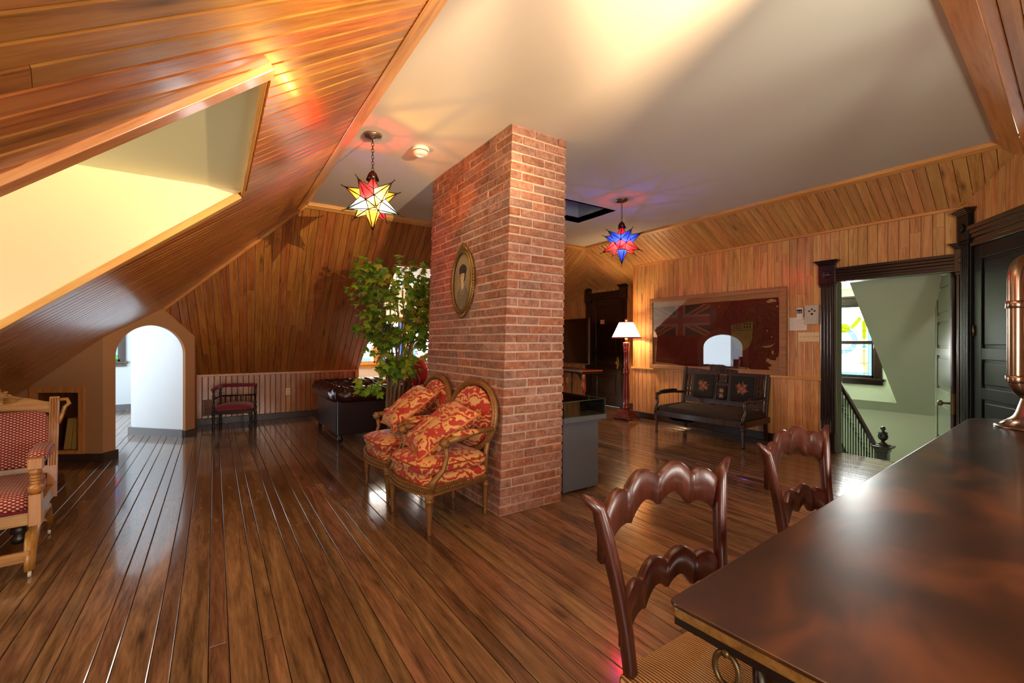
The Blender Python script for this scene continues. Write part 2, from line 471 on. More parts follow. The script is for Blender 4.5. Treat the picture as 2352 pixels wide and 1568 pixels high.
wg = multi('wall_alcove_slope', [pG], tuple(-NG*0.03), under)
gl_ = V((0.28, 1.0, -sb)).normalized()
boards(wg, (4, 5.47, H), gl_, NG.cross(gl_), [pG], 0.086, pine, seed=14)
mb = MB(); mb.prism([(4.0, 5.47, H), (4.0, 8.3, H-sb*2.83), (4.0, 8.3, 0.7), ], (0.02, 0, 0)); struct('wall_alcove_side', mb, under, fix=True)
# front slope over the table
zf = lambda X, Y: H - 0.764*(0.435 + 0.067*(X-2.15) - Y)
Fp = lambda X, Y: (X, Y, zf(X, Y))
pF = [Fp(2.15, 0.45), Fp(2.15, -2.0), Fp(6.2, -2.0), Fp(6.2, 0.7)]
NF_ = (V(pF[1])-V(pF[0])).cross(V(pF[3])-V(pF[0])).normalized()
if NF_.z > 0: NF_ = -NF_
wf = multi('wall_front_slope', [pF], tuple(-NF_*0.03), under)
fl_ = V((1, 0.067, 0)).normalized()
boards(wf, (2.15, 0.45, H), fl_, NF_.cross(fl_), [pF], 0.09, pine, seed=16)

# beams and mouldings
def bar(name, a, b, wv, hv, mat=pine_trim, bevel=0.003):
    """rectangular length of timber from a to b, cross-section vectors wv, hv"""
    a, b, wv, hv = V(a), V(b), V(wv), V(hv)
    L = (b-a); n = L.length; x = L.normalized()
    z = (hv - x*hv.dot(x)).normalized(); y = z.cross(x).normalized()
    M = frame(a, x, y, z)
    Mi = M.inverted().to_3x3()
    mb = MB(); mb.prism([V((0, 0, 0)), Mi@wv, Mi@(wv+hv), Mi@hv], (n, 0, 0))
    return struct(name, mb, mat, M=M, bevel=bevel, fix=True)
bar('trim_ceiling_beam_left', (0.768, -1.8, 2.738), (0.768, 5.47, 2.738), (0.115, 0, 0.082), (0, 0, 0.03))
bar('trim_ceiling_beam_front', (2.15, 0.425, 2.735), (5.34, 0.655, 2.735), (0, 0.12, 0.08), (0, 0, 0.03))
bar('trim_ceiling_back', (0.85, 5.44, 2.815), (5.15, 5.44, 2.815), (0, 0.05, -0.03), (0, 0, 0.04))
bar('trim_ceiling_right', (5.12, 0.74, 2.82), (5.12, 5.46, 2.82), (0.05, 0, -0.02), (0, 0, 0.035))
bar('trim_valley', (PK[0], PK[1]-0.03, 1.67), (0.84, 5.45, 2.80), (0.03, 0.0, -0.012), (0, 0, 0.02))
# dormer casing boards
d_y0, d_y1, d_x = 1.84, 3.38, 0.15
bar('trim_dormer_top', (d_x-0.005, 1.80, zl(0.15)-0.035), (d_x-0.005, 3.42, zl(0.15)-0.035), (0.018, 0, 0.0), (0.0, 0, 0.115), pine_trim)
bar('trim_dormer_far', (d_x, 3.375, zl(0.15)-0.05), (-1.75, 3.375, zl(-1.75)-0.05), (0, 0.085, 0), (-0.025, 0, 0.03), pine_trim)
bar('trim_dormer_near', (d_x+0.03, 1.765, zl(0.18)-0.05), (-1.75, 1.765, zl(-1.75)-0.05), (0, 0.07, 0), (-0.025, 0, 0.03), pine_trim)
# dormer
mb = MB(); mb.prism([(0.15, 3.40, 2.255), (-2.45, 3.40, 2.255), (-2.45, 3.40, 0.0), (-1.754, 3.40, 0.0), (-1.754, 3.40, 0.69)], (0, 0.04, 0))
mb.prism([(0.15, 1.80, 2.255), (-2.45, 1.80, 2.255), (-2.45, 1.80, 0.0), (-1.754, 1.80, 0.0), (-1.754, 1.80, 0.69)], (0, -0.04, 0))
mb.box((-2.49, 1.76, 0.65), (-1.70, 3.48, 0.69)); mb.box((-2.49, 1.8, 0.69), (-2.45, 3.40, 2.255))
struct('wall_dormer', mb, plain('dormer_cream_paint', (240, 222, 182), 0.75, noise=0.015, bump=0.1, bscale=120), fix=True)
struct('ceiling_dormer', MB().box((-2.49, 1.76, 2.255), (0.16, 3.48, 2.29)), plain('dormer_ceiling_paint', (212, 216, 180), 0.8, noise=0.015))
# knee walls
mb = MB(); mb.box((-1.80, -1.85, 0), (-1.754, 6.85, 0.70)); struct('wall_left_knee', mb, tan)
bar('trim_knee_ledge_left', (-1.755, -1.8, 0.66), (-1.755, 6.78, 0.66), (0.03, 0, 0), (0, 0, 0.045))
wk = struct('wall_back_knee', MB().box((-0.3, 8.215, 0), (2.155, 8.26, 0.80)), under)
boards(wk, (0, 8.215, 0), (0, 0, 1), (-1, 0, 0), [[(-0.22, 8.215, 0.10), (2.09, 8.215, 0.10), (2.09, 8.215, 0.74), (-0.22, 8.215, 0.74)]], 0.076, pine_slope, seed=21)
bar('trim_knee_back_cap', (-0.22, 8.175, 0.735), (2.155, 8.175, 0.735), (0, 0.04, 0), (0, 0, 0.045))
bar('trim_knee_back_post', (2.10, 8.17, 0.0), (2.10, 8.17, 0.78), (0.065, 0, 0), (0, 0.05, 0))
struct('baseboard_back', MB().box((-0.22, 8.18, 0), (2.10, 8.2, 0.10)), base_w, bevel=0.004)

# arch corner wall
def arch_wall():
    ax = V((E_[0]-A[0], E_[1]-A[1], 0)); n = ax.length; ax.normalize()
    ny = V((0, 0, 1)).cross(ax).normalized()           # points to the far side
    if ny.x > 0: ny = -ny
    M = frame((A[0], A[1], 0), ax, V((0, 0, 1)).cross(ax))
    th = 0.035
    l, r, spr, top = 0.15, 1.175, 1.10, 1.465
    sP = (V((PK[0]-A[0], PK[1]-A[1], 0))).length
    zA, zP, zE = zl(A[0]), zl(PK[0]), zb(E_[1])
    outz = lambda s: zA + (zP-zA)*s/sP if s < sP else zP + (zE-zP)*(s-sP)/(n-sP)
    inner = [(l, 0)] + [((l+r)/2 - (r-l)/2*math.cos(PI*i/32), spr + (top-spr)*math.sin(PI*i/32)) for i in range(33)] + [(r, 0)]
    mb = MB()
    for dy in (0, 1):
        y = 0 if dy == 0 else th
        for i in range(1, len(inner)-2):
            a, b = inner[i], inner[i+1]
            q = [(a[0], y, a[1]), (b[0], y, b[1]), (b[0], y, outz(b[0])), (a[0], y, outz(a[0]))]
            mb.add(q, [(0, 1, 2, 3)])
        mb.add([(0, y, 0), (l, y, 0), (l, y, outz(l)), (0, y, outz(0))], [(0, 1, 2, 3)])
        mb.add([(r, y, 0), (n, y, 0), (n, y, outz(n)), (r, y, outz(r))], [(0, 1, 2, 3)])
    for i in range(len(inner)-1):
        a, b = inner[i], inner[i+1]
        mb.add([(a[0], 0, a[1]), (b[0], 0, b[1]), (b[0], th, b[1]), (a[0], th, a[1])], [(0, 1, 2, 3)])
    mb.add([(n, 0, 0), (n, th, 0), (n, th, outz(n)), (n, 0, outz(n))], [(0, 1, 2, 3)])
    o = struct('wall_corner_arch', mb, tan, M=M)
    bb = MB(); bb.box((-0.01, -0.018, 0), (l+0.018, 0, 0.09)); bb.box((l, 0, 0), (l+0.018, th, 0.09)); bb.box((r-0.018, 0.0, 0), (r, th, 0.09)); bb.box((r-0.018, -0.018, 0), (n+0.018, 0, 0.09))
    struct('baseboard_arch', bb, base_w, M=M, bevel=0.003)
    # return behind the right end up to the back wall
    m2 = MB(); m2.box((E_[0]-0.06, E_[1]+0.02, 0), (E_[0]-0.002, 8.22, 1.45)); struct('wall_corner_return', m2, tan)
arch_wall()
# alcove wall with cupboard niche
def niche():
    ax = V((B[0]-A[0], B[1]-A[1], 0)); n = ax.length; ax.normalize()
    # local x runs from B to A so that -y faces the room
    x = -ax; y = V((0, 0, 1)).cross(x)
    M = frame((B[0], B[1], 0), x, y)
    o_l, o_r, o_t, o_b = n-0.74, n-0.18, 0.79, 0.07
    fw = 0.06
    l, r, t, b = o_l+fw, o_r-fw, o_t-fw, 0.12
    zz = lambda s: zl(B[0] + (A[0]-B[0])*s/n)
    mb = MB()
    mb.prism([(0, 0, 0), (l, 0, 0), (l, 0, zz(l)), (0, 0, zz(0))], (0, 0.02, 0))
    mb.prism([(r, 0, 0), (n, 0, 0), (n, 0, zz(n)), (r, 0, zz(r))], (0, 0.02, 0))
    mb.prism([(l, 0, t), (r, 0, t), (r, 0, zz(r)), (l, 0, zz(l))], (0, 0.02, 0))
    mb.prism([(l, 0, 0), (r, 0, 0), (r, 0, b), (l, 0, b)], (0, 0.02, 0))
    struct('wall_corner_niche', mb, tan, M=M, fix=True)
    box = MB(); box.box((l-0.02, 0.35, b), (r+0.02, 0.37, t)); box.box((l-0.02, 0.02, b-0.02), (l, 0.35, t)); box.box((r, 0.02, b-0.02), (r+0.02, 0.35, t)); box.box((l, 0.02, b-0.02), (r, 0.35, b)); box.box((l, 0.02, t), (r, 0.35, t+0.02))
    struct('trim_niche_lining', box, wood('niche_wood', (70, 34, 14), (120, 66, 28), (140, 80, 36), 0.4, 'Z', var=0.02), M=M)
    fr = MB(); fr.box((o_l, -0.018, 0.06), (l, 0, o_t)); fr.box((r, -0.018, 0.06), (o_r, 0, o_t)); fr.box((l, -0.018, t), (r, 0, o_t)); fr.box((l, -0.018, 0.07), (r, 0, b))
    struct('trim_niche_frame', fr, pine_trim_z, M=M, bevel=0.003)
    struct('baseboard_niche', MB().box((0, -0.02, 0), (n+0.01, 0, 0.085)), base_w, M=M, bevel=0.003)
    # books, spine towards the room
    cols = [((206, 176, 92), 0.055, 0.33, -0.10, 'tall pale yellow book leaning beside the black one in the corner niche'),
            ((196, 164, 84), 0.06, 0.33, -0.13, 'tall pale yellow book leaning further left in the corner niche'),
            ((26, 24, 22), 0.05, 0.31, 0.0, 'black ribbed book standing at the right end of the corner niche')]
    xs = [r-0.135, r-0.215, r-0.056]
    for (c, wd, h, lean, lab), x0 in zip(cols, xs):
        root = thing('book', lab, 'book', group='books in the corner niche')
        root.matrix_world = M @ T(x0, 0.06, b) @ R(-lean, 'Y')
        tag_m = plain('book_cover', c, 0.5)
        cv = MB(); cv.box((0, 0, 0), (0.004, 0.22, h)); cv.box((wd-0.004, 0, 0), (wd, 0.22, h)); cv.box((0, -0.004, 0), (wd, 0.002, h))
        if c[0] < 50:
            for zc in (0.05, 0.12, 0.19, 0.26): cv.box((-0.001, -0.009, zc), (wd+0.001, 0, zc+0.008))
        obj('cover', cv, tag_m, root, bevel=0.002)
        obj('pages', MB().box((0.004, 0.002, 0.004), (wd-0.004, 0.215, h-0.004)), plain('paper_edge', (220, 208, 176), 0.8), root)
niche()

# room beyond the arch
mb = MB()
mb.prism([(-0.335, 7.325, 0), (-0.95, 7.98, 0), (-0.95, 7.98, 2.3), (-0.335, 7.325, 2.3)], (0.03, 0.03, 0))
mb.box((-0.95, 7.98, 0), (-0.90, 10.95, 2.3))
mb.box((-3.05, 6.85, 0), (-3.0, 10.95, 0.5)); mb.box((-3.05, 6.85, 1.9), (-3.0, 10.95, 2.3))
mb.box((-3.05, 6.85, 0.5), (-3.0, 7.3, 1.9)); mb.box((-3.05, 9.9, 0.5), (-3.0, 10.95, 1.9))
mb.box((-3.05, 6.83, 0), (-1.76, 6.87, 2.3))
# far wall with window hole X -2.2..-1.45, z .9..1.75
for a, b in (((-3.05, 10.9, 0), (-0.9, 10.94, 0.90)), ((-3.05, 10.9, 1.75), (-0.9, 10.94, 2.3)), ((-3.05, 10.9, 0.9), (-2.2, 10.94, 1.75)), ((-1.45, 10.9, 0.9), (-0.9, 10.94, 1.75))): mb.box(a, b)
struct('wall_arch_room', mb, white_w, fix=True)
struct('ceiling_arch_room', MB().prism([(-3.05, 6.85, 2.3), (-1.0, 6.85, 2.3), (-0.34, 7.32, 2.3), (-0.34, 8.2, 2.3), (-0.9, 8.2, 2.3), (-0.9, 10.95, 2.3), (-3.05, 10.95, 2.3)], (0, 0, 0.04)), white_w, fix=True)
mb = MB(); mb.prism([(-0.335, 7.315, 0), (-0.965, 7.965, 0), (-0.965, 7.965, 0.1), (-0.335, 7.315, 0.1)], (-0.015, -0.013, 0)); mb.box((-3, 10.88, 0), (-0.95, 10.9, 0.1)); mb.box((-0.97, 7.96, 0), (-0.95, 10.9, 0.1))
struct('baseboard_arch_room', mb, plain('grey_baseboard', (120, 118, 120), 0.4), fix=True)

glass_cols = {'white': (250, 252, 255), 'red': (214, 40, 52), 'blue': (80, 130, 235), 'green': (70, 190, 100), 'yellow': (240, 222, 70), 'lime': (178, 206, 40), 'sky': (150, 200, 240), 'peach': (250, 210, 160), 'teal': (90, 200, 170)}
gm = {k: glow('backlit_glass_' + k, c, 2.2 if k == 'white' else 1.2) for k, c in glass_cols.items()}
lead = plain('lead_came', (30, 30, 32), 0.5, 0.6)
def gw_window(name, M, w_, h_, frame_m, cas=0.09, panes=(), sill=True, rail=None, leadw=0.004, margin='blue'):
    """window: opening 0..w_, 0..h_ in local x,z; -y is the room side"""
    r = snode(name, M)
    f = MB()
    for a, b in (((-cas, -0.03, -0.0), (0, 0.0, h_+cas)), ((w_, -0.03, 0), (w_+cas, 0, h_+cas)), ((0, -0.03, h_), (w_, 0, h_+cas)), ((-cas-0.02, -0.045, h_+cas), (w_+cas+0.02, 0, h_+cas+0.03))): f.box(a, b)
    obj('window_casing', f, frame_m, r, bevel=0.004)
    s_ = MB()
    for a, b in (((0, 0.0, 0), (0.035, 0.03, h_)), ((w_-0.035, 0, 0), (w_, 0.03, h_)), ((0, 0, 0), (w_, 0.03, 0.04)), ((0, 0, h_-0.035), (w_, 0.03, h_))): s_.box(a, b)
    if rail: s_.box((0, -0.005, rail), (w_, 0.03, rail+0.05))
    obj('sash', s_, frame_m, r, bevel=0.003)
    if sill: obj('window_sill', MB().box((-cas-0.04, -0.07, -0.035), (w_+cas+0.04, 0, 0)).box((-cas-0.01, -0.035, -0.095), (w_+cas+0.01, 0, -0.035)), frame_m, r, bevel=0.005)
    return r
def pane(r, poly, col, y=0.014, name='glass_pane'):
    return obj(name, MB().prism([(p[0], y, p[1]) for p in poly], (0, 0.004, 0)), gm[col], r, fix=True)
def came(r, lines, wd=0.005, y=0.012):
    mb = MB()
    for pts in lines: mb.tube([(p[0], y, p[1]) for p in pts], wd/2, 4)
    obj('lead_lines', mb, lead, r)
def bordered(r, w_, h_, cols, mcol='white', b=0.075):
    x0, x1, z0, z1 = 0.035, w_-0.035, 0.04, h_-0.035
    pane(r, [(x0+b, z0+b), (x1-b, z0+b), (x1-b, z1-b), (x0+b, z1-b)], mcol)
    k = 0; lines = [[(x0+b, z0), (x0+b, z1)], [(x1-b, z0), (x1-b, z1)], [(x0, z0+b), (x1, z0+b)], [(x0, z1-b), (x1, z1-b)]]
    nz = max(2, int(h_/0.26)); nx = max(1, int(w_/0.3))
    zs = [z0] + [z0+b+(z1-z0-2*b)*i/nz for i in range(nz+1)] + [z1]
    for i in range(len(zs)-1):
        for xa, xb in ((x0, x0+b), (x1-b, x1)):
            pane(r, [(xa, zs[i]), (xb, zs[i]), (xb, zs[i+1]), (xa, zs[i+1])], cols[(k*2+i) % len(cols)]); k += 1
            lines.append([(xa, zs[i]), (xb, zs[i])])
    xs = [x0+b+(x1-x0-2*b)*i/nx for i in range(nx+1)]
    for i in range(nx):
        for za, zb_ in ((z0, z0+b), (z1-b, z1)):
            pane(r, [(xs[i], za), (xs[i+1], za), (xs[i+1], zb_), (xs[i], zb_)], cols[(i*3+1) % len(cols)])
            lines.append([(xs[i], za), (xs[i], zb_)])
    came(r, lines)
win_w = wood('window_wood_grey', (60, 48, 40), (92, 78, 66), (112, 96, 82), 0.4, 'Z', knots=0)
r1 = gw_window('window_1', T(-2.2, 10.9, 0.90), 0.75, 0.85, win_w, 0.08)
bordered(r1, 0.75, 0.85, ['red', 'sky', 'green', 'yellow', 'red', 'blue'])

# back bay
bayw = plain('bay_cream_paint', (240, 228, 208), 0.75, noise=0.02)
mb = MB()
mb.prism([(2.155, 6.115, zb(6.115)), (2.155, 8.26, zb(8.2)), (2.155, 8.26, 0), (2.155, 9.34, 0), (2.155, 9.34, zb(6.115))], (-0.03, 0, 0))
mb.prism([(4.3, 5.6, zb(6.115)), (4.3, 8.3, 0), (4.3, 9.34, 0), (4.3, 9.34, zb(6.115))], (0.03, 0, 0))
bay_w = [(2.36, 2.80, 0.82, 1.70), (2.93, 3.40, 0.80, 1.72), (3.60, 4.10, 0.82, 1.70)]
xs = [2.155]
for a, b, c, d in bay_w:
    mb.box((xs[-1], 9.3, 0), (a, 9.34, 2.36)); mb.box((a, 9.3, 0), (b, 9.34, c)); mb.box((a, 9.3, d), (b, 9.34, 2.36)); xs.append(b)
mb.box((4.10, 9.3, 0), (4.3, 9.34, 2.36))
struct('wall_back_bay', mb, bayw, fix=True)
struct('ceiling_back_bay', MB().box((2.12, 6.1, 2.357), (4.33, 9.34, 2.39)), bayw)
bar('trim_bay_head', (2.10, 6.09, 2.33), (4.2, 6.09, 2.33), (0, 0.03, 0), (0, 0, 0.04))
for i, (a, b, c, d) in enumerate(bay_w):
    r = gw_window('window_%d' % (i+2), T(a, 9.3, c), b-a, d-c, pine_trim_z if i == 0 else wood('window_wood_brown%d' % i, (90, 52, 26), (140, 88, 46), (160, 104, 60), 0.4, 'Z', knots=0), 0.05)
    if i == 1:
        w_, h_ = b-a, d-c
        x0, x1, z0, z1 = 0.035, w_-0.035, 0.04, h_-0.035
        for k in range(5):
            za = z0+(z1-z0)*k/5; zc = z0+(z1-z0)*(k+1)/5
            pane(r, [(x0, za), (x0+0.05, za), (x0+0.05, zc), (x0, zc)], 'blue'); pane(r, [(x1-0.05, za), (x1, za), (x1, zc), (x1-0.05, zc)], 'blue')
        pane(r, [(x0+0.05, z0), (x1-0.05, z0), (x1-0.05, z1), (x0+0.05, z1)], 'white')
        for cx, cz in ((0.13, 0.2), (0.34, 0.2), (0.13, 0.62), (0.34, 0.62)):
            pane(r, [(cx, cz-0.09), (cx+0.028, cz-0.02), (cx, cz+0.09), (cx-0.028, cz-0.02)], 'red', y=0.010)
        L_ = [[(x0+0.05, z0), (x0+0.05, z1)], [(x1-0.05, z0), (x1-0.05, z1)]]
        for q in (0.17, 0.235, 0.30): L_.append([(q+0.012*math.sin(k*1.3), z0+(z1-z0)*k/8) for k in range(9)])
        came(r, L_)
        for q in (0.155, 0.235, 0.315):
            pane(r, [(q-0.006, z0), (q+0.006, z0), (q+0.006, z1), (q-0.006, z1)], 'teal', y=0.011)
    else: bordered(r, b-a, d-c, ['white', 'sky', 'white', 'peach'], b=0.06)
struct('baseboard_bay', MB().box((2.155, 9.28, 0), (4.3, 9.3, 0.1)), base_w)

# front side behind the viewer: closing walls with openings at the added fill lights
mb = MB(); mb.box((-1.8, -1.86, 0), (0.9, -1.82, 0.35)); mb.box((-1.8, -1.86, 1.65), (2.15, -1.82, 2.9)); mb.box((-1.8, -1.86, 0.35), (-1.3, -1.82, 1.65)); mb.box((0.1, -1.86, 0.0), (1.08, -1.82, 1.65)); mb.box((1.82, -1.86, 0.0), (2.2, -1.82, 2.0)); mb.box((1.08, -1.86, 0.0), (1.82, -1.82, 0.9))
struct('wall_front', mb, tan)
mb = MB(); mb.prism([(2.15, 0.5, H), (2.15, -1.86, H), (2.15, -1.86, zf(2.15, -1.86)), (2.15, 0.435, H-0.01)], (0.03, 0, 0)); struct('wall_front_cheek', mb, ceil_m, fix=True)
mb = MB(); mb.box((2.15, -1.72, 0), (6.2, -1.68, 0.6)); mb.box((2.15, -1.72, 0.6), (2.85, -1.68, 1.4)); mb.box((4.35, -1.72, 0.6), (6.2, -1.68, 1.4)); struct('wall_front_knee', mb, tan)

# ---------------------------------------------------------------- right wall X=5.9
DY0, DY1, DZ = 1.150, 2.130, 1.955
wR = multi('wall_right', [[(5.92, DY1, 0), (5.92, 5.08, 0), (5.92, 5.08, 2.55), (5.92, DY1, 2.55)], [(5.92, 1.05, DZ), (5.92, DY1, DZ), (5.92, DY1, 2.55), (5.92, 1.05, 2.55)], [(5.92, 1.05, 0), (5.92, DY0, 0), (5.92, DY0, DZ), (5.92, 1.05, DZ)]], (0.10, 0, 0), under)
fx = 5.92
boards(wR, (fx, 0, 0), (0, 0, 1), (0, 1, 0), [[(fx, DY1, 0.1), (fx, 5.08, 0.1), (fx, 5.08, 0.82), (fx, DY1, 0.82)]], 0.086, pine, seed=31)
boards(wR, (fx, 0, 0), (0, 0, 1), (0, 1, 0), [[(fx, DY1, 0.84), (fx, 5.08, 0.84), (fx, 5.08, 2.55), (fx, DY1, 2.55)], [(fx, 1.1, DZ), (fx, DY1, DZ), (fx, DY1, 2.55), (fx, 1.1, 2.55)]], 0.088, pine, seed=33, joint=(1.2, 3.5))
bar('trim_right_top', (5.87, 1.05, 2.525), (5.87, 5.10, 2.525), (0.04, 0, 0), (0, 0, 0.04))
bar('trim_chair_rail', (5.875, 2.27, 0.815), (5.875, 5.12, 0.815), (0.035, 0, 0), (0, 0, 0.03))
bar('trim_right_corner_post', (5.895, 5.06, 0), (5.895, 5.06, 2.53), (0.035, 0, 0), (0, 0.035, 0), pine_trim)
struct('baseboard_right', MB().box((5.885, 2.3, 0), (5.906, 5.1, 0.10)), plain('dark_baseboard', (46, 30, 22), 0.35), bevel=0.004)
# alcove: door wall
struct('wall_right_return', MB().box((5.92, 5.06, 0), (6.5, 5.09, 2.6)), under)
wA = multi('wall_alcove', [[(6.47, 5.05, 0), (6.47, 8.35, 0), (6.47, 8.35, 2.4), (6.47, 5.05, 2.4)]], (0.05, 0, 0), under)
gx = 6.47
boards(wA, (gx, 0, 0), (0, 0, 1), (0, 1, 0), [[(gx, 5.09, 0.1), (gx, 5.80, 0.1), (gx, 5.80, 2.33), (gx, 5.09, 2.33)], [(gx, 6.68, 0.1), (gx, 8.3, 0.1), (gx, 8.3, 1.74), (gx, 6.80, 2.33), (gx, 6.68, 2.33)], [(gx, 5.8, 2.15), (gx, 6.68, 2.15), (gx, 6.68, 2.33), (gx, 5.8, 2.33)]], 0.086, pine, seed=35)
struct('baseboard_alcove', MB().box((6.43, 5.1, 0), (6.456, 5.74, 0.12)).box((6.43, 6.8, 0), (6.456, 8.3, 0.12)), plain('dark_baseboard2', (46, 30, 22), 0.35))
struct('wall_alcove_back', MB().box((4.0, 8.3, 0), (6.5, 8.34, 1.8)), tan)

# ---------------------------------------------------------------- door casings
def casing(r, x0, wd, h, mats, cap=True, block_h=0.26, plinth=0.22, base_z=0.0):
    """fluted upright + bullseye corner block with flared cap, local x across, -y to the room"""
    mz, mx = mats
    sh = MB(); sh.box((x0+0.01, -0.022, base_z+plinth), (x0+wd-0.01, 0, h-block_h*0.55))
    nfl = 4
    for k in range(nfl):
        a = x0+0.018+(wd-0.036)*k/nfl; b = a+(wd-0.036)/nfl-0.008
        sh.box((a, -0.034, base_z+plinth), (b, -0.02, h-block_h*0.55))
    obj('casing', sh, mz, r, bevel=0.004)
    obj('plinth', MB().box((x0, -0.045, base_z), (x0+wd, 0, base_z+plinth)), mz, r, bevel=0.006)
    b0 = h-block_h*0.55
    blk = MB(); blk.box((x0-0.004, -0.05, b0), (x0+wd+0.004, 0, b0+block_h))
    blk.box((x0+0.004, -0.044, b0-0.03), (x0+wd-0.004, 0, b0))
    o = obj('corner_block', blk, mz, r, bevel=0.005)
    cz = b0+block_h*0.5; cx = x0+wd/2
    obj('bullseye', MB().lathe([(0.0, -0.014), (0.012, -0.012), (0.02, -0.003), (0.03, -0.010), (0.037, -0.010), (0.042, 0.0)], 20, (cx, -0.052, cz), 'Y'), mz, o)
    if cap:
        t = b0+block_h
        c = MB()
        for k, (e, a, b) in enumerate(((0.006, 0, 0.012), (0.016, 0.012, 0.026), (0.028, 0.026, 0.04), (0.04, 0.04, 0.052))):
            c.box((x0-e, -0.05-e, t+a), (x0+wd+e, 0, t+b))
        obj('cap', c, mx, r, bevel=0.004)
def header(r, x0, x1, z0, z1, mat):
    mb = MB(); n = 5; pr_ = [0.028, 0.022, 0.034, 0.042, 0.052]
    for k in range(n):
        mb.box((x0, -pr_[k], z0+(z1-z0)*k/n), (x1, 0, z0+(z1-z0)*(k+1)/n))
    obj('header', mb, mat, r, bevel=0.004)
MX = lambda X, Y: frame((X, Y, 0), (0, -1, 0), (1, 0, 0))
# stair doorway (door_1), local x from Y=2.30 going to smaller Y
d1 = snode('door_1', MX(5.905, 2.30))
casing(d1, 0, 0.165, 2.05, (dark_w, dark_wx), block_h=0.22)
casing(d1, 1.145, 0.13, 2.05, (dark_w, dark_wx), block_h=0.22)
header(d1, 0.165, 1.145, DZ-0.005, 2.105, dark_wx)
jm = MB(); jm.box((0.155, 0, 0), (0.17, 0.125, DZ)); jm.box((1.15, 0, 0), (1.165, 0.125, DZ)); jm.box((0.155, 0, DZ-0.01), (1.165, 0.125, DZ+0.005))
obj('jamb', jm, plain('sage_jamb', (120, 132, 112), 0.4), d1)
# open leaf in the stairwell
def panel_door(name, M, wd, h, th, mat, matx, rows, parent=None, knob_m=None, knob_x=None, knob_z=0.72, both=False):
    r = snode(name, M) if parent is None else parent
    st = 0.11
    zs = [0] + rows + [h]
    fr = MB(); fr.box((0, 0, 0), (st, th, h)); fr.box((wd-st, 0, 0), (wd, th, h))
    obj('stile', MB().box((0, 0, 0), (st, th, h)), mat, r, bevel=0.003, M=M if parent is not None else None)
    obj('stile', MB().box((wd-st, 0, 0), (wd, th, h)), mat, r, bevel=0.003, M=M if parent is not None else None)
    for z in rows:
        obj('rail', MB().box((st, 0.001, z[0]), (wd-st, th-0.001, z[1])), matx, r, bevel=0.003, M=M if parent is not None else None)
    for i in range(len(rows)-1):
        a, b = rows[i][1], rows[i+1][0]
        p = MB(); p.box((st-0.005, th*0.35, a-0.005), (wd-st+0.005, th*0.65, b+0.005)); p.box((st+0.03, th*0.15, a+0.03), (wd-st-0.03, th*0.85, b-0.03))
        obj('panel', p, mat, r, bevel=0.006, M=M if parent is not None else None)
    return r
brass = plain('aged_brass', (116, 98, 66), 0.4, 0.85)
grey_door = plain('sage_grey_gloss_paint', (118, 128, 108), 0.25, coat=0.4)
nd = V((0.75, 0.28, 0)).normalized()
Md = frame((5.98, 1.165, 0.0), nd, V((0, 0, 1)).cross(nd))
leaf = snode('door_2', Md)
panel_door('x', Matrix.Identity(4), 0.80, 1.95, 0.04, grey_door, grey_door, [(0, 0.22), (0.62, 0.76), (1.12, 1.2), (1.48, 1.55), (1.84, 1.95)], parent=leaf)
obj('door_edge', MB().box((-0.004, -0.002, 0), (0.0, 0.042, 1.95)), dark_w, leaf)
obj('lock_plate', MB().box((-0.007, 0.006, 0.56), (-0.002, 0.034, 0.76)), brass, leaf, bevel=0.001)
for sgn in (-1, 1):
    y0 = 0 if sgn > 0 else 0
    kb = MB()
    pf = [(0.0, 0), (0.012, 0), (0.010, 0.03), (0.012, 0.045), (0.028, 0.055), (0.03, 0.07), (0.02, 0.085), (0, 0.088)]
    if sgn > 0: kb.lathe([(r_, 0.04+z) for r_, z in pf], 16, (0.06, 0, 0.66), 'Y')
    else: kb.lathe([(r_, -z) for r_, z in pf], 16, (0.06, 0, 0.66), 'Y')
    obj('knob', kb, brass, leaf, fix=True)

# far dark door in the alcove (door_3): local x from Y=6.80 to 5.70
d3 = snode('door_3', MX(6.44, 6.80))
casing(d3, 0, 0.155, 2.20, (dark_w, dark_wx), block_h=0.22)
casing(d3, 0.95, 0.155, 2.20, (dark_w, dark_wx), block_h=0.22)
header(d3, 0.155, 0.95, 2.11, 2.25, dark_wx)
lf = snode('leaf', None); lf['kind'] = 'structure'; 
lf.parent = d3; lf.name = 'door_leaf'
panel_door('x', T(0.16, -0.012, 0.01), 0.785, 2.095, 0.04, dark_w, dark_wx, [(0, 0.20), (0.60, 0.68), (0.98, 1.10), (1.96, 2.095)], parent=lf)
kp = MB(); kp.ell((0.87, -0.018, 0.86), (0.032, 0.006, 0.12), 1.0); kp.ell((0.87, -0.05, 0.86), (0.026, 0.02, 0.026)); kp.lathe([(0.008, -0.05), (0.008, -0.02)], 10, (0.87, 0, 0.86), 'Y')
obj('knob_plate', kp, plain('polished_brass', (214, 176, 96), 0.25, 0.8), d3)
sg = obj('door_sign', MB().box((0.42, -0.020, 1.62), (0.52, -0.014, 1.70), 0).box((0.455, -0.0205, 1.655), (0.485, -0.0195, 1.664), 1), [plain('cream_card', (226, 196, 150), 0.6), plain('ink', (40, 30, 20), 0.6)], d3)

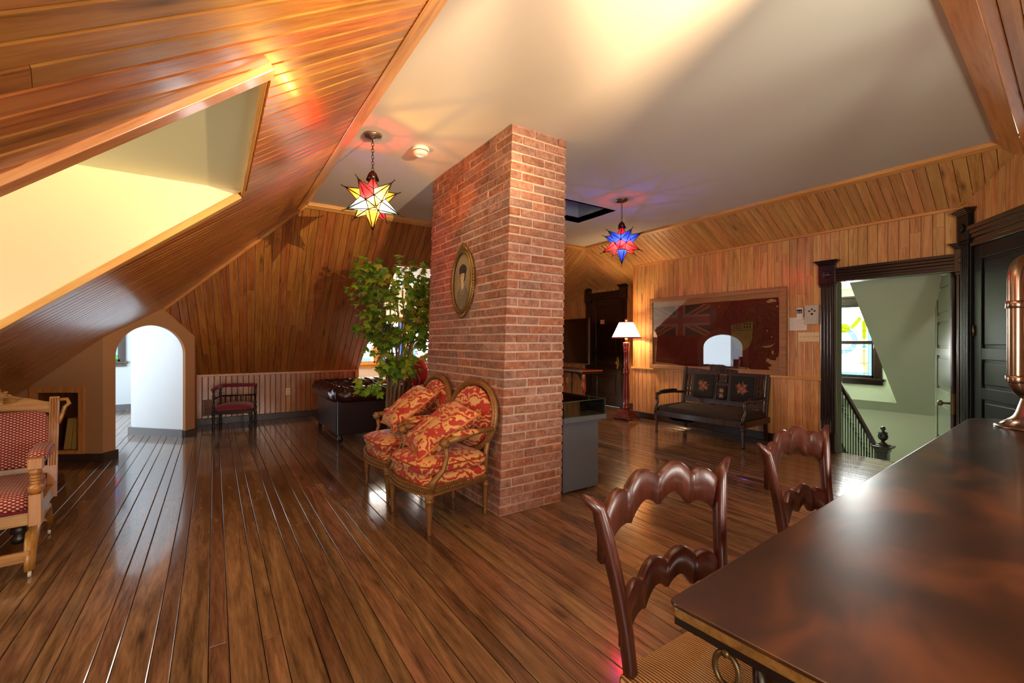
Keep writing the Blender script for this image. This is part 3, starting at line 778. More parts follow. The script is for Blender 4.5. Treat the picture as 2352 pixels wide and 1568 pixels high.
# diagonal wall with the black door (door_4)
DW = V((-0.811, -0.585, 0)); o0 = V((5.92, 1.115, 0))
yv = V((0, 0, 1)).cross(DW)
if yv.dot(V((1, -0.5, 0))) < 0: DWx = -DW
Mdiag = frame(o0, DW, V((0, 0, 1)).cross(DW))
wd_o = MB()
zz2 = lambda s: min(2.545 + (H-2.545)*s/0.752, zf(*(o0+DW*s)[:2])) if s > 0.6 else 2.545+(H-2.545)*s/0.752
top = [(0, 2.53), (0.752, 2.845), (3.4, zf(*(o0+DW*3.4)[:2]))]
wd_o.prism([(0, 0, 0)] + [(3.4, 0, 0)] + [(s, 0, z) for s, z in reversed(top)], (0, 0.04, 0))
wdg = struct('wall_diagonal', wd_o, under, M=Mdiag, fix=True)
def boards_local(parent, M, polys, bw, mat, seed):
    # upright boards on the plane y=0 of frame M, facing -y
    W = [[(M @ V((p[0], 0, p[1]))) for p in q] for q in polys]
    o = M @ V((0, 0, 0)); 
    boards(parent, o, (0, 0, 1), M.to_3x3() @ V((-1, 0, 0)), W, bw, mat, seed=seed, inv=M.inverted())
boards_local(wdg, Mdiag, [[(0, 2.25), (0.752, 2.25), (0.752, 2.83), (0, 2.53)], [(0.752, 2.25), (3.0, 2.25), (3.0, zf(*(o0+DW*3.0)[:2])), (0.752, 2.83)], [(0, 0), (0.06, 0), (0.06, 2.25), (0, 2.25)], [(1.39, 0), (3.0, 0), (3.0, 1.55), (1.39, 2.25)]], 0.088, pine, 41)
bar('trim_diagonal_top', tuple(o0 + V((-0.03, 0.02, 2.535))), tuple(o0+DW*0.752+V((-0.03, 0.02, 2.82))), (-0.012, 0.018, 0), (0, 0, 0.03))
d4 = snode('door_4', Mdiag @ T(0.07, -0.018, 0))
casing(d4, 0, 0.15, 2.33, (black_door, dark_wx), block_h=0.24)
casing(d4, 1.15, 0.15, 2.33, (black_door, dark_wx), block_h=0.24)
header(d4, 0.15, 1.15, 2.13, 2.32, dark_wx)
lf4 = snode('door_leaf'); lf4.parent = d4
panel_door('x', T(0.15, -0.005, 0.01), 1.0, 2.12, 0.04, black_door, black_door, [(0, 0.22), (0.75, 0.85), (1.1, 1.2), (2.0, 2.12)], parent=lf4)
obj('hinge', MB().lathe([(0.008, 1.32), (0.008, 1.42)], 10, (0.165, -0.012, 0)), brass, d4)

# ---------------------------------------------------------------- stairwell
sw = MB()
P_ = lambda X, Y: (X, Y, 0.403 + 0.957*(8-X))
sw.prism([P_(6.04, 2.163), P_(8.16, 2.163), P_(8.16, -0.6), P_(6.04, -0.6)], (0.03, 0, 0.03))
sw.prism([(6.3, 2.165, 2.03), (8.02, 2.165, 0.383), (8.02, 2.165, 2.05)], (0, -0.02, 0))
sw.box((8.16, -0.6, -2.2), (8.2, 3.3, 0.25)); sw.prism([(8.0, 2.163, 0.403), (8.0, 3.3, 0.403), (8.16, 3.3, 0.25), (8.16, 2.163, 0.25)], (0.03, 0, 0.02))
# window wall hole Y 2.36..2.95 z .70..1.85
for a, b in (((8.0, 2.163, 0.4), (8.04, 2.42, 2.1)), ((8.0, 3.1, 0.4), (8.04, 3.3, 2.1)), ((8.0, 2.42, 0.4), (8.04, 3.1, 0.73)), ((8.0, 2.42, 1.82), (8.04, 3.1, 2.1))): sw.box(a, b)
sw.box((6.02, 3.28, -2.2), (8.2, 3.32, 2.1)); sw.box((6.02, -0.62, -2.2), (8.2, -0.58, 2.4)); sw.box((6.02, 2.14, 2.06), (8.1, 3.32, 2.1)); sw.box((6.02, -0.6, -2.2), (6.05, 3.3, -0.03))
struct('wall_stairwell', sw, sage, fix=True)
struct('floor_stairwell', MB().box((6.02, -0.6, -2.25), (8.2, 3.3, -2.2)), dark_wx)
r5 = gw_window('window_5', frame((8.0, 3.1, 0.73), (0, -1, 0), (1, 0, 0)), 0.68, 1.09, dark_w, 0.10, rail=0.50)
ww, hh = 0.68, 1.09
def arc(cx, cz, r, a0, a1, n=14): return [(cx+r*math.cos(math.radians(a0+(a1-a0)*i/n)), cz+r*math.sin(math.radians(a0+(a1-a0)*i/n))) for i in range(n+1)]
pane(r5, [(0.035, 0.04), (ww-0.035, 0.04), (ww-0.035, hh-0.035), (0.035, hh-0.035)], 'white')
pane(r5, [(ww-0.075, 0.04), (ww-0.035, 0.04), (ww-0.035, hh-0.035), (ww-0.075, hh-0.035)], 'sky', y=0.011)
pane(r5, [(0.035, 0.04), (ww-0.075, 0.04), (ww-0.075, 0.075), (0.035, 0.075)], 'sky', y=0.011)
cx, cz = 0.27, 0.55
for a0 in range(-120, 120, 40):
    pane(r5, arc(cx, cz, 0.20, a0+1, a0+39, 6) + arc(cx, cz, 0.145, a0+39, a0+1, 6), 'sky', y=0.010)
pane(r5, arc(cx+0.02, cz+0.16, 0.10, 20, 160) + arc(cx+0.02, cz+0.22, 0.10, 200, 340), 'lime', y=0.009)
pane(r5, [(0.40, 0.72), (0.46, 0.78), (0.52, 0.86), (0.50, 0.92), (0.42, 0.82), (0.38, 0.76)], 'lime', y=0.010)
pane(r5, [(0.53, 0.60), (0.555, 0.56), (0.58, 0.60), (0.585, 0.85), (0.525, 0.85)], 'lime', y=0.010)
pane(r5, arc(0.555, 0.505, 0.018, 0, 360), 'yellow', y=0.008)
pane(r5, arc(0.555, 0.465, 0.026, 0, 360), 'teal', y=0.009)
pane(r5, [(0.49, 0.20), (0.52, 0.24), (0.525, 0.40), (0.555, 0.435), (0.585, 0.40), (0.59, 0.24), (0.62, 0.20)], 'peach', y=0.010)
pane(r5, arc(0.555, 0.195, 0.018, 0, 360), 'yellow', y=0.008)
pane(r5, [(0.555, 0.075), (0.60, 0.075), (0.60, 0.20), (0.555, 0.20)], 'peach', y=0.0105)
came(r5, [[(0.035, z), (ww-0.075, z)] for z in (0.075, 0.22, 0.40, 0.70, 0.88, 1.0)] + [[(x, 0.04), (x, hh-0.035)] for x in (0.27, 0.555, ww-0.075)] + [arc(cx, cz, 0.20, -125, 125, 30), arc(cx, cz, 0.145, -125, 125, 30)] + [[(cx, cz), (cx+0.14*math.cos(a), cz+0.14*math.sin(a))] for a in (-0.6, 0.5, -1.8, 1.9)], 0.004, y=0.006)

# ================================================================== BRICK CHIMNEY
def brick_mat():
    t = NT('old_red_brick'); tc = t.n('TexCoord'); oi = t.n('ObjectInfo')
    sep = t.n('SeparateColor'); t.l(oi.outputs['Color'], sep.inputs[0])
    n = t.noise(t.mapping(tc.outputs['Object'], (1, 1, 1), loc=t.mix(1, oi.outputs['Color'], (9., 7., 5., 1), 'MULTIPLY')), 22, 6, 0.7)
    n2 = t.noise(tc.outputs['Object'], 90, 3)
    c = t.ramp(n, [(0.30, (116, 76, 62)), (0.5, (152, 104, 84)), (0.68, (180, 136, 116))])
    c = t.mix(t.ramp(n2, [(0.55, (0,0,0,1)), (0.75, (0.5,)*3+(1,))]), c, (196, 150, 120))
    hs = t.n('HueSaturation'); t.l(c, hs.inputs['Color'])
    t.l(t.math('ADD', t.math('MULTIPLY', sep.outputs[0], 0.36), 0.82), hs.inputs['Value'])
    t.l(t.math('ADD', t.math('MULTIPLY', sep.outputs[2], 0.3), 0.85), hs.inputs['Saturation'])
    return t.pbr(hs.outputs[0], 0.8, normal=t.bump(n2, 0.6, 0.003))
bm_ = brick_mat()
mortar = plain('lime_mortar', (196, 170, 146), 0.9, noise=0.2, scale=30, bump=0.5)
chim = thing('brick_chimney', 'tall red brick chimney pillar standing in the middle of the room', 'pillar', (1.71, 2.71, 0))
def chx(z):
    t = z/H; return (1.712+0.078*t, 2.30+0.003*t, 2.715-0.057*t, 4.09-0.035*t)
mb = MB(); i_ = 0.006
a = chx(0); b = chx(H)
mb.add([(a[0]+i_, a[2]+i_, 0), (a[1]-i_, a[2]+i_, 0), (a[1]-i_, a[3]-i_, 0), (a[0]+i_, a[3]-i_, 0), (b[0]+i_, b[2]+i_, H), (b[1]-i_, b[2]+i_, H), (b[1]-i_, b[3]-i_, H), (b[0]+i_, b[3]-i_, H)],
       [(3,2,1,0),(4,5,6,7),(0,1,5,4),(1,2,6,5),(2,3,7,6),(3,0,4,7)])
obj('mortar_core', mb, mortar, chim, M=T(-1.71, -2.71, -0.001))
def brick_mesh(rr, dx, dy, dz):
    """slightly irregular block with worn edges"""
    e = 0.0035; vs = []
    j = lambda s_=0.0024: rr.uniform(-s_, s_)
    for (sx, sy) in ((-1,-1),(1,-1),(1,1),(-1,1)):
        vs.append((sx*(dx/2-e)+j(), sy*(dy/2-e)+j(), -dz/2))
    for (sx, sy) in ((-1,-1),(1,-1),(1,1),(-1,1)):
        vs.append((sx*dx/2+j(), sy*dy/2+j(), -dz/2+e+j()))
    for (sx, sy) in ((-1,-1),(1,-1),(1,1),(-1,1)):
        vs.append((sx*dx/2+j(), sy*dy/2+j(), dz/2-e+j()))
    for (sx, sy) in ((-1,-1),(1,-1),(1,1),(-1,1)):
        vs.append((sx*(dx/2-e)+j(), sy*(dy/2-e)+j(), dz/2))
    fs = [(3,2,1,0), (12,13,14,15)]
    for r_ in range(3):
        for k in range(4):
            q = (k+1) % 4; fs.append((r_*4+k, r_*4+q, r_*4+4+q, r_*4+4+k))
    return vs, fs
def build_bricks():
    rr = random.Random(11); ch = H/43; cand = []; far = MB()
    for i in range(43):
        z0 = i*ch; zc = z0+ch/2; x0, x1, y0, y1 = chx(zc)
        hb = ch-0.013
        D = 0.075
        # corner brick
        if i % 2 == 0: cx, cy = 0.205, 0.095
        else: cx, cy = 0.095, 0.205
        cand.append((x0+cx/2, y0+cy/2, zc, cx, cy, hb))
        y = y0+cy+0.011; first = True
        while y < y1-0.02:
            L_ = 0.2 + rr.uniform(-0.012, 0.012)
            if rr.random() < 0.10: L_ = 0.1
            if y+L_ > y1-0.04: L_ = y1-y
            cand.append((x0+D/2, y+L_/2, zc, D, L_, hb)); y += L_+0.011
        x = x0+cx+0.011
        while x < x1-0.02:
            L_ = 0.2 + rr.uniform(-0.012, 0.012)
            if x+L_ > x1-0.05: L_ = x1-x
            cand.append((x+L_/2, y0+D/2, zc, L_, D, hb)); x += L_+0.011
        # unseen back and right-hand faces
        x = x0+D+0.01 + (i % 2)*0.1
        while x < x1-0.02:
            L_ = min(0.2, x1-x); vs, fs = brick_mesh(rr, L_, D, hb); far.add([(p[0]+x+L_/2, p[1]+y1-D/2-0.001, p[2]+zc) for p in vs], fs); x += 0.21
        y = y0+D+0.01 + (i % 2)*0.1
        while y < y1-0.1:
            L_ = min(0.2, y1-0.09-y); 
            if L_ < 0.03: break
            vs, fs = brick_mesh(rr, D, L_, hb); far.add([(p[0]+x1-D/2-0.001, p[1]+y+L_/2, p[2]+zc) for p in vs], fs); y += 0.21
    def size(c):
        d = c[0]*math.sin(YAW)+c[1]*math.cos(YAW); return -(max(c[3], c[4]))/d/d
    cand.sort(key=size)
    for k, c in enumerate(cand):
        off = rr.uniform(-0.004, 0.005); vs, fs = brick_mesh(rr, c[3], c[4], c[5])
        tilt = R(rr.uniform(-0.008, 0.008), 'X') @ R(rr.uniform(-0.008, 0.008), 'Y')
        p = V((c[0]-off, c[1]-off, c[2]))
        if k < 296:
            mb = MB(); mb.add(vs, fs)
            obj('brick', mb, bm_, chim, M=T(p.x-1.71, p.y-2.71, p.z) @ tilt, color=(rr.random(), rr.random(), rr.random(), 1))
        else:
            far.add([tuple(V(q)+p) for q in vs], fs)
    far.v = [v_ - V((1.71, 2.71, 0)) for v_ in far.v]
    o = obj('brick_remainder', far, bm_, chim, color=(0.5, 0.5, 0.5, 1)); o['kind'] = 'stuff'
build_bricks()

# ================================================================== LAMPS
bronze = plain('dark_bronze', (44, 34, 26), 0.4, 0.7)
nickel = plain('brushed_nickel', (150, 142, 130), 0.3, 0.9)
red_g = stained('red_star_glass', (230, 40, 56)); blue_l = stained('pale_blue_star_glass', (150, 206, 245)); blue_d = stained('deep_blue_star_glass', (24, 50, 235))
yel_g = stained('yellow_star_glass', (255, 226, 130)); ora_g = stained('orange_star_glass', (246, 160, 60)); darkred = stained('dark_red_star_glass', (120, 10, 30))
def star(name, label, loc, zc, Rr, cols, can_m, pw, colr, rot):
    s = thing(name, label, 'lamp', (loc[0], loc[1], H), 0)
    c = V((0, 0, zc-H))
    obj('ceiling_canopy', MB().lathe([(0.0, -0.035), (0.018, -0.034), (0.03, -0.024), (0.055, -0.02), (0.066, -0.012), (0.07, 0.0), (0.0, 0.0)], 28), can_m, s, fix=True)
    ztop = c.z+Rr*0.86+0.0
    # chain of links
    ch = MB(); z = -0.035; k = 0
    while z > ztop+0.02:
        pts = [(0.009*math.cos(a)*(1 if k % 2 else 0), 0.009*math.cos(a)*(0 if k % 2 else 1), z-0.014+0.016*math.sin(a)) for a in [2*PI*q/10 for q in range(10)]]
        ch.tube(pts, 0.0022, 5, closed=True); z -= 0.024; k += 1
    obj('chain', ch, bronze, s)
    cap = MB().lathe([(0.05, ztop-0.05), (0.03, ztop), (0.012, ztop+0.02), (0.0, ztop+0.022)], 10)
    # twelve-pointed star: tips on icosahedron vertices
    tips = [V((0, 0, 1)), V((0, 0, -1))]; zt = 1/math.sqrt(5); rt = 2/math.sqrt(5)
    for k in range(5):
        tips.append(V((rt*math.cos(rot+2*PI*k/5+PI/5), rt*math.sin(rot+2*PI*k/5+PI/5), zt)))
    for k in range(5):
        tips.append(V((rt*math.cos(rot+2*PI*k/5), rt*math.sin(rot+2*PI*k/5), -zt)))
    # inner dodecahedron vertices: centres of icosahedron faces
    fc = []
    for i in range(12):
        for j in range(i+1, 12):
            for k in range(j+1, 12):
                if all((tips[a]-tips[b]).length < 1.1 for a, b in ((i, j), (j, k), (i, k))): fc.append(((tips[i]+tips[j]+tips[k]).normalized(), (i, j, k)))
    ri = Rr*0.395
    for i in range(12):
        base = [f for f in fc if i in f[1]]
        ax = tips[i]; u = ax.orthogonal().normalized(); w_ = ax.cross(u)
        base.sort(key=lambda f: math.atan2(f[0].dot(w_), f[0].dot(u)))
        tp = ax*Rr*(0.80 if i == 0 else 0.93)
        g = MB(); le = MB()
        bp = [f[0]*ri for f in base]
        for k in range(5):
            g.add([c+tp, c+bp[k], c+bp[(k+1) % 5]], [(0, 1, 2)])
            le.tube([c+tp, c+bp[k]], 0.0042, 5)
            le.tube([c+bp[k], c+bp[(k+1) % 5]], 0.0042, 5)
        if i > 0:
            le.tube([c+ax*Rr*0.86, c+ax*Rr*1.06], [0.006, 0.0025], 6); le.ell(tuple(c+ax*Rr*1.07), (0.005,)*3, n=8, m=6)
        o = obj('star_point', g, cols(i), s); 
        obj('lead_frame', le, bronze, o)
    obj('star_cap', cap, darkred if True else bronze, s)
    obj('bulb', MB().ell(tuple(c+V((0, 0, 0.0))), (0.022, 0.022, 0.026), n=14, m=10), clear_bulb('star_bulb', colr, 4), s)
    l = bpy.data.lights.new('star_bulb_light', 'POINT'); l.energy = pw; l.color = lin(colr)[:3]; l.shadow_soft_size = 0.009
    lo = bpy.data.objects.new('star_bulb_light', l); COL.objects.link(lo); lo.parent = s; lo.location = tuple(c)
    return s
# direction from lamp to camera, so that a lower point faces the room's near side
sa = math.atan2(-3.41, -1.0)
cA = {0: red_g, 1: ora_g}
star('star_pendant_lamp', 'hanging star lamp of red, yellow and pale blue glass left of the brick pillar', (1.007, 3.411), 2.345, 0.242,
     lambda i: {0: red_g, 1: ora_g, 2: yel_g, 3: ora_g, 4: blue_d, 5: ora_g, 6: red_g, 7: yel_g, 8: blue_l, 9: red_g, 10: yel_g, 11: blue_l}[i], nickel, 17, (255, 210, 150), sa+0.10)
sb_ = math.atan2(-3.42, -3.78)
star('star_pendant_lamp', 'hanging star lamp of deep blue and red glass in front of the far corner', (3.777, 3.424), 2.37, 0.25,
     lambda i: darkred if i == 0 else (blue_d if (i == 1 or i in (2, 3, 4, 5, 6)) else red_g), plain('antique_brass', (150, 116, 60), 0.3, 0.9), 22, (255, 206, 150), sb_-0.12)

clr_g = stained('cream_star_glass', (255, 240, 214), 0.85); gry_g = stained('smoke_blue_star_glass', (96, 112, 112), 0.5); dp_g = stained('deep_plum_star_glass', (34, 14, 20), 0.5)  # unseen lamp added for the ceiling's light edge; plum panes dim the rest
star('star_pendant_lamp', 'unseen star lamp of cream and grey-blue glass, added over the near end of the long table', (1.55, -0.35), 1.95, 0.222,
     lambda i: {0: gry_g, 1: dp_g, 2: clr_g, 3: dp_g, 4: dp_g, 5: dp_g, 6: gry_g, 7: dp_g, 8: dp_g, 9: dp_g, 10: dp_g, 11: dp_g}[i], nickel, 740, (255, 230, 200), math.radians(71))
# smoke detector
sd = thing('smoke_detector', 'round white smoke detector on the ceiling beside the chimney', 'smoke detector', (1.40, 3.424, H))
obj('base', MB().lathe([(0.0, -0.03), (0.064, -0.03), (0.07, -0.025), (0.07, 0), (0, 0)], 28), plain('white_plastic', (226, 220, 206), 0.4), sd, fix=True)
obj('cover', MB().lathe([(0.0, -0.062), (0.034, -0.061), (0.054, -0.055), (0.062, -0.036), (0.056, -0.032), (0, -0.032)], 28), plain('white_plastic2', (232, 228, 216), 0.35), sd, fix=True)
obj('vent_ring', MB().lathe([(0.058, -0.034), (0.063, -0.033), (0.063, -0.030), (0.058, -0.029)], 28), plain('brown_slot', (120, 74, 50), 0.6), sd, fix=True)

# floor lamp
maroon = wood('maroon_painted_wood', (78, 14, 12), (116, 26, 20), (140, 40, 28), 0.3, 'Z', knots=0, var=0.02, coat=0.5)
fl = thing('floor_lamp', 'lit floor lamp with dark red turned column and white shade', 'lamp', (5.60, 4.98, 0), 0.15)
mb = MB()
for k, (s_, a, b) in enumerate(((0.17, 0.03, 0.055), (0.145, 0.055, 0.08), (0.12, 0.08, 0.105), (0.095, 0.105, 0.135), (0.075, 0.135, 0.16))): mb.box((-s_, -s_, a), (s_, s_, b))
obj('base', mb, maroon, fl, bevel=0.006)
for sx in (-1, 1):
    for sy in (-1, 1): obj('foot', MB().ell((sx*0.14, sy*0.14, 0.015), (0.02, 0.02, 0.015), n=10, m=6), maroon, fl)
obj('column', MB().lathe([(0.055, 0.16), (0.062, 0.18), (0.066, 0.20), (0.05, 0.22), (0.058, 0.235), (0.058, 0.25), (0.044, 0.27), (0.055, 0.36), (0.052, 0.50), (0.044, 0.72), (0.046, 0.74), (0.056, 0.75), (0.056, 0.77), (0.046, 0.78), (0.053, 0.80), (0.053, 0.82), (0.042, 0.84), (0.040, 1.08), (0.048, 1.10), (0.048, 1.115), (0.038, 1.125), (0.05, 1.14), (0.05, 1.155), (0.042, 1.165), (0.054, 1.20), (0.056, 1.24), (0.05, 1.255), (0.02, 1.26)], 24), maroon, fl)
obj('socket', MB().lathe([(0.022, 1.255), (0.022, 1.33), (0.0, 1.33)], 12), brass, fl)
sh_m = NT('lamp_shade_cloth')
tl = sh_m.n('BsdfTranslucent'); df = sh_m.n('BsdfDiffuse'); tl.inputs[0].default_value = (1, 0.90, 0.74, 1); df.inputs[0].default_value = (0.9, 0.85, 0.75, 1)
mx = sh_m.n('MixShader'); mx.inputs[0].default_value = 0.4; sh_m.l(tl.outputs[0], mx.inputs[1]); sh_m.l(df.outputs[0], mx.inputs[2]); sh_m.l(mx.outputs[0], sh_m.out.inputs[0])
shp = MB().lathe([(0.232, 1.33), (0.112, 1.585)], 40); shp.f = [f for f in shp.f if len(f) == 4]; shp.m = shp.m[:len(shp.f)]; shp.sm = shp.sm[:len(shp.f)]
obj('lamp_shade', shp, sh_m.m, fl)
rp = plain('dark_red_ribbon', (150, 30, 36), 0.6)
trm = MB(); trm.tube([(0.233*math.cos(a), 0.233*math.sin(a), 1.333) for a in [2*PI*k/40 for k in range(40)]], 0.009, 6, closed=True, flat=0.4); trm.tube([(0.113*math.cos(a), 0.113*math.sin(a), 1.582) for a in [2*PI*k/32 for k in range(32)]], 0.007, 6, closed=True, flat=0.4)
obj('shade_trim', trm, rp, fl)
spd = MB()
for k in range(3): spd.tube([(0, 0, 1.56), (0.112*math.cos(2.1*k), 0.112*math.sin(2.1*k), 1.58)], 0.003, 5)
spd.tube([(0, 0, 1.33), (0, 0, 1.60)], 0.004, 6)
obj('shade_holder', spd, brass, fl)
obj('finial', MB().ell((0, 0, 1.625), (0.026, 0.026, 0.026), n=16, m=10).lathe([(0.008, 1.59), (0.012, 1.605), (0.0, 1.61)], 10), maroon, fl)
l = bpy.data.lights.new('floor_lamp_light', 'POINT'); l.energy = 26; l.color = (1, 0.68, 0.36); l.shadow_soft_size = 0.045
lo = bpy.data.objects.new('floor_lamp_light', l); COL.objects.link(lo); lo.parent = fl; lo.location = (0, 0, 1.45)
# its flex lying on the floor
mb = MB(); mb.tube([(0.10*math.cos(a)*(1+0.04*k/20), 0.07*math.sin(a), 0.006+0.001*(k > 22)) for k, a in enumerate([2*PI*k/22 for k in range(30)])], 0.004, 6)
tag(obj('lamp_cord', mb, plain('tan_flex', (190, 130, 70), 0.5), M=T(5.47, 4.70, 0)), 'thin coiled lamp cord lying on the floor beside the floor lamp', 'cord')

# small bulb burning in the window bay
bb_ = thing('bay_bulb_lamp', 'small bare lit bulb hanging in the window bay behind the tree', 'lamp', (2.55, 8.0, 2.357))
obj('cord', MB().tube([(0, 0, 0), (0, 0, -0.26)], 0.004, 6), bronze, bb_)
obj('bulb', MB().ell((0, 0, -0.30), (0.035, 0.035, 0.045), n=14, m=10), glow('bay_bulb', (255, 226, 170), 40), bb_)

# ================================================================== PORTRAIT
gilt = plain('worn_gilt', (142, 112, 60), 0.38, 0.75, noise=0.35, scale=60, bump=0.5, bscale=120)
sepia = [plain('sepia_back', (150, 128, 92), 0.6, noise=0.2, scale=6), plain('sepia_hair', (46, 34, 24), 0.7), plain('sepia_skin', (206, 178, 130), 0.6), plain('sepia_dress', (120, 108, 84), 0.6, noise=0.3, scale=40), plain('sepia_line', (70, 50, 34), 0.7), plain('sepia_pearl', (200, 190, 160), 0.5)]
# the picture hangs on the left face of the chimney (facing -X)
tilt = math.atan2(0.078, H)
Mp = frame((1.752, 3.352, 1.775), (0, -1, 0), (1, 0, -0.0274), (0.0274, 0, 1))
pt = thing('oval_portrait', 'oval sepia portrait of a dark-haired woman in a gilt frame on the chimney', 'picture', M=Mp)
a_, b_ = 0.165, 0.245
fr = MB()
def ring(aa, bb, r, y, flat=1.0): return [(aa*math.cos(t), y, bb*math.sin(t)) for t in [2*PI*k/56 for k in range(56)]]
fr.tube(ring(a_+0.012, b_+0.012, 0, -0.012), 0.013, 8, closed=True); fr.tube(ring(a_+0.030, b_+0.030, 0, -0.004), 0.011, 8, closed=True); fr.tube(ring(a_-0.002, b_-0.002, 0, -0.016), 0.006, 8, closed=True)
obj('frame', fr, gilt, pt)
orn = MB(); rr = random.Random(3)
for t0, big in ((PI/2, 1.5), (-PI/2, 1.0), (0, 0.7), (PI, 0.7)):
    for k in range(-5, 6):
        t = t0+k*0.085; s_ = big*(1-abs(k)/7)*0.020
        orn.ell(((a_+0.035+s_*0.4)*math.cos(t), -0.012, (b_+0.035+s_*0.6)*math.sin(t)), (s_*0.8, 0.010, s_), n=8, m=6)
orn.tube([(0, -0.01, b_+0.04), (0.012, -0.014, b_+0.065), (0, -0.012, b_+0.09), (-0.012, -0.014, b_+0.065), (0, -0.01, b_+0.04)], 0.005, 6)
obj('carved_ornament', orn, gilt, pt)
pr = MB()
def flat(pts, y, m): pr.prism([(p[0], y, p[1]) for p in pts], (0, 0.0006, 0), m)
flat([(a_*math.cos(2*PI*k/48), b_*math.sin(2*PI*k/48)) for k in range(48)], -0.002, 0)
flat([(-0.10, -0.20), (-0.105, -0.11), (-0.07, -0.06), (-0.03, -0.035), (0.03, -0.035), (0.07, -0.06), (0.10, -0.11), (0.095, -0.20), (0, -0.235)], -0.0035, 3)
flat([(-0.022, -0.05), (-0.020, 0.02), (0.020, 0.02), (0.022, -0.05), (0, -0.075)], -0.005, 2)
flat([(0.062*math.cos(2*PI*k/28)*(1+0.12*math.sin(3*2*PI*k/28)), 0.088+0.062*math.sin(2*PI*k/28)) for k in range(28)], -0.006, 1)
flat([(-0.05, 0.05), (-0.045, 0.10), (0.045, 0.10), (0.05, 0.05), (0.036, 0.01), (-0.036, 0.01)], -0.0062, 1)
flat([(0.036*math.cos(2*PI*k/28), 0.048+0.050*math.sin(2*PI*k/28)) for k in range(28)], -0.0076, 2)
flat([(-0.037, 0.075), (-0.02, 0.068), (0, 0.075), (0.02, 0.068), (0.037, 0.075), (0.03, 0.105), (-0.03, 0.105)], -0.009, 1)
for sx in (-1, 1):
    flat([(sx*0.014+0.007*math.cos(2*PI*k/10), 0.052+0.0028*math.sin(2*PI*k/10)) for k in range(10)], -0.0092, 4)
    flat([(sx*0.006, 0.061), (sx*0.022, 0.062), (sx*0.021, 0.065), (sx*0.007, 0.0645)], -0.0092, 4)
flat([(-0.003, 0.036), (0.004, 0.034), (0.003, 0.05), (0.0015, 0.05)], -0.0092, 4)
flat([(-0.009, 0.022), (0, 0.0195), (0.009, 0.022), (0, 0.0255)], -0.0092, 4)
for rr_, n_ in ((0.030, 9), (0.045, 11)):
    for k in range(n_):
        t = PI+PI*k/(n_-1); flat([(rr_*math.cos(t)+0.003*math.cos(q), -0.055+rr_*1.1*math.sin(t)+0.003*math.sin(q)) for q in (0, 1.05, 2.1, 3.15, 4.2, 5.25)], -0.006, 5)
obj('portrait_print', pr, sepia, pt, fix=True)

# ================================================================== FRAMED FLAG on the right wall
oak = wood('pale_oak_frame', (120, 84, 46), (158, 116, 70), (176, 134, 86), 0.45, knots=0, var=0.05, coat=0)
Mf = frame((5.905, 4.69, 0), (0, -1, 0), (1, 0, 0))
fg = thing('framed_flag', 'old torn red flag with faded union cross framed behind glass', 'picture', M=frame((5.852, 4.69, 0), (0.026, -1, 0), (1, 0.026, 0)))
fw_, z0, z1 = 2.03, 0.845, 1.955
bx = MB(); b = 0.06
obj('frame', MB().box((0, -0.035, z0), (b, 0, z1)).box((fw_-b-0.02, -0.035, z0), (fw_, 0, z1)).box((b, -0.035, z0), (fw_-b-0.02, 0, z0+b)).box((b, -0.035, z1-b), (fw_-b-0.02, 0, z1)), oak, fg, bevel=0.004)
obj('mount_board', MB().box((b, -0.012, z0+b), (fw_-b-0.02, 0, z1-b)), plain('cream_mount', (214, 178, 124), 0.8), fg)
flc = [NT('faded_red_cloth'), plain('faded_navy_cloth', (84, 66, 58), 0.85, noise=0.3, scale=60), plain('faded_white_cloth', (160, 126, 104), 0.85, noise=0.25, scale=70), plain('faded_olive_cloth', (150, 128, 70), 0.85, noise=0.25, scale=40), plain('faded_union_red', (150, 66, 58), 0.85, noise=0.3, scale=60), plain('olive_mark', (70, 54, 30), 0.85), plain('cream_mount2', (214, 178, 124), 0.8)]
t = flc[0]; tc = t.n('TexCoord'); n1 = t.noise(t.mapping(tc.outputs['Object'], (60, 60, 6)), 3, 4); flc[0] = t.pbr(t.ramp(n1, [(0.3, (92, 30, 27)), (0.6, (128, 46, 40)), (0.75, (152, 64, 54))]), 0.85, normal=t.bump(n1, 0.4, 0.003))
def at_f(x, z): return (x, z)
F_ = MB()
def ff(pts, y, m): F_.prism([(p[0], y, p[1]) for p in pts], (0, 0.0008, 0), m)
# cloth outline in local (x along wall, z); x = 4.69 - Y
rr = random.Random(4)
cloth = [(0.07, 0.955), (0.10, 1.30), (0.05, 1.60), (0.035, 1.80)]
cloth += [(0.05+1.85*k/12, 1.812+0.02*k/12+rr.uniform(-0.006, 0.006)) for k in range(13)]
cloth += [(1.93, 1.83), (1.95, 1.7), (1.96, 1.5), (1.945, 1.35), (1.95, 1.2), (1.93, 1.08), (1.90, 1.06), (1.91, 1.03), (1.84, 1.035), (1.80, 1.06), (1.78, 1.02), (1.83, 0.985), (1.86, 0.965), (1.81, 0.94), (1.83, 0.91), (1.78, 0.885), (1.74, 0.90), (1.70, 0.875), (1.63, 0.885), (1.55, 0.925), (1.4, 0.93), (1.2, 0.925), (1.0, 0.915), (0.85, 0.905), (0.6, 0.905), (0.45, 0.925), (0.3, 0.935), (0.15, 0.94)]
cloth = [(p[0]+0.05*0, p[1]) for p in cloth]
ff(cloth[::-1], -0.0135, 0)
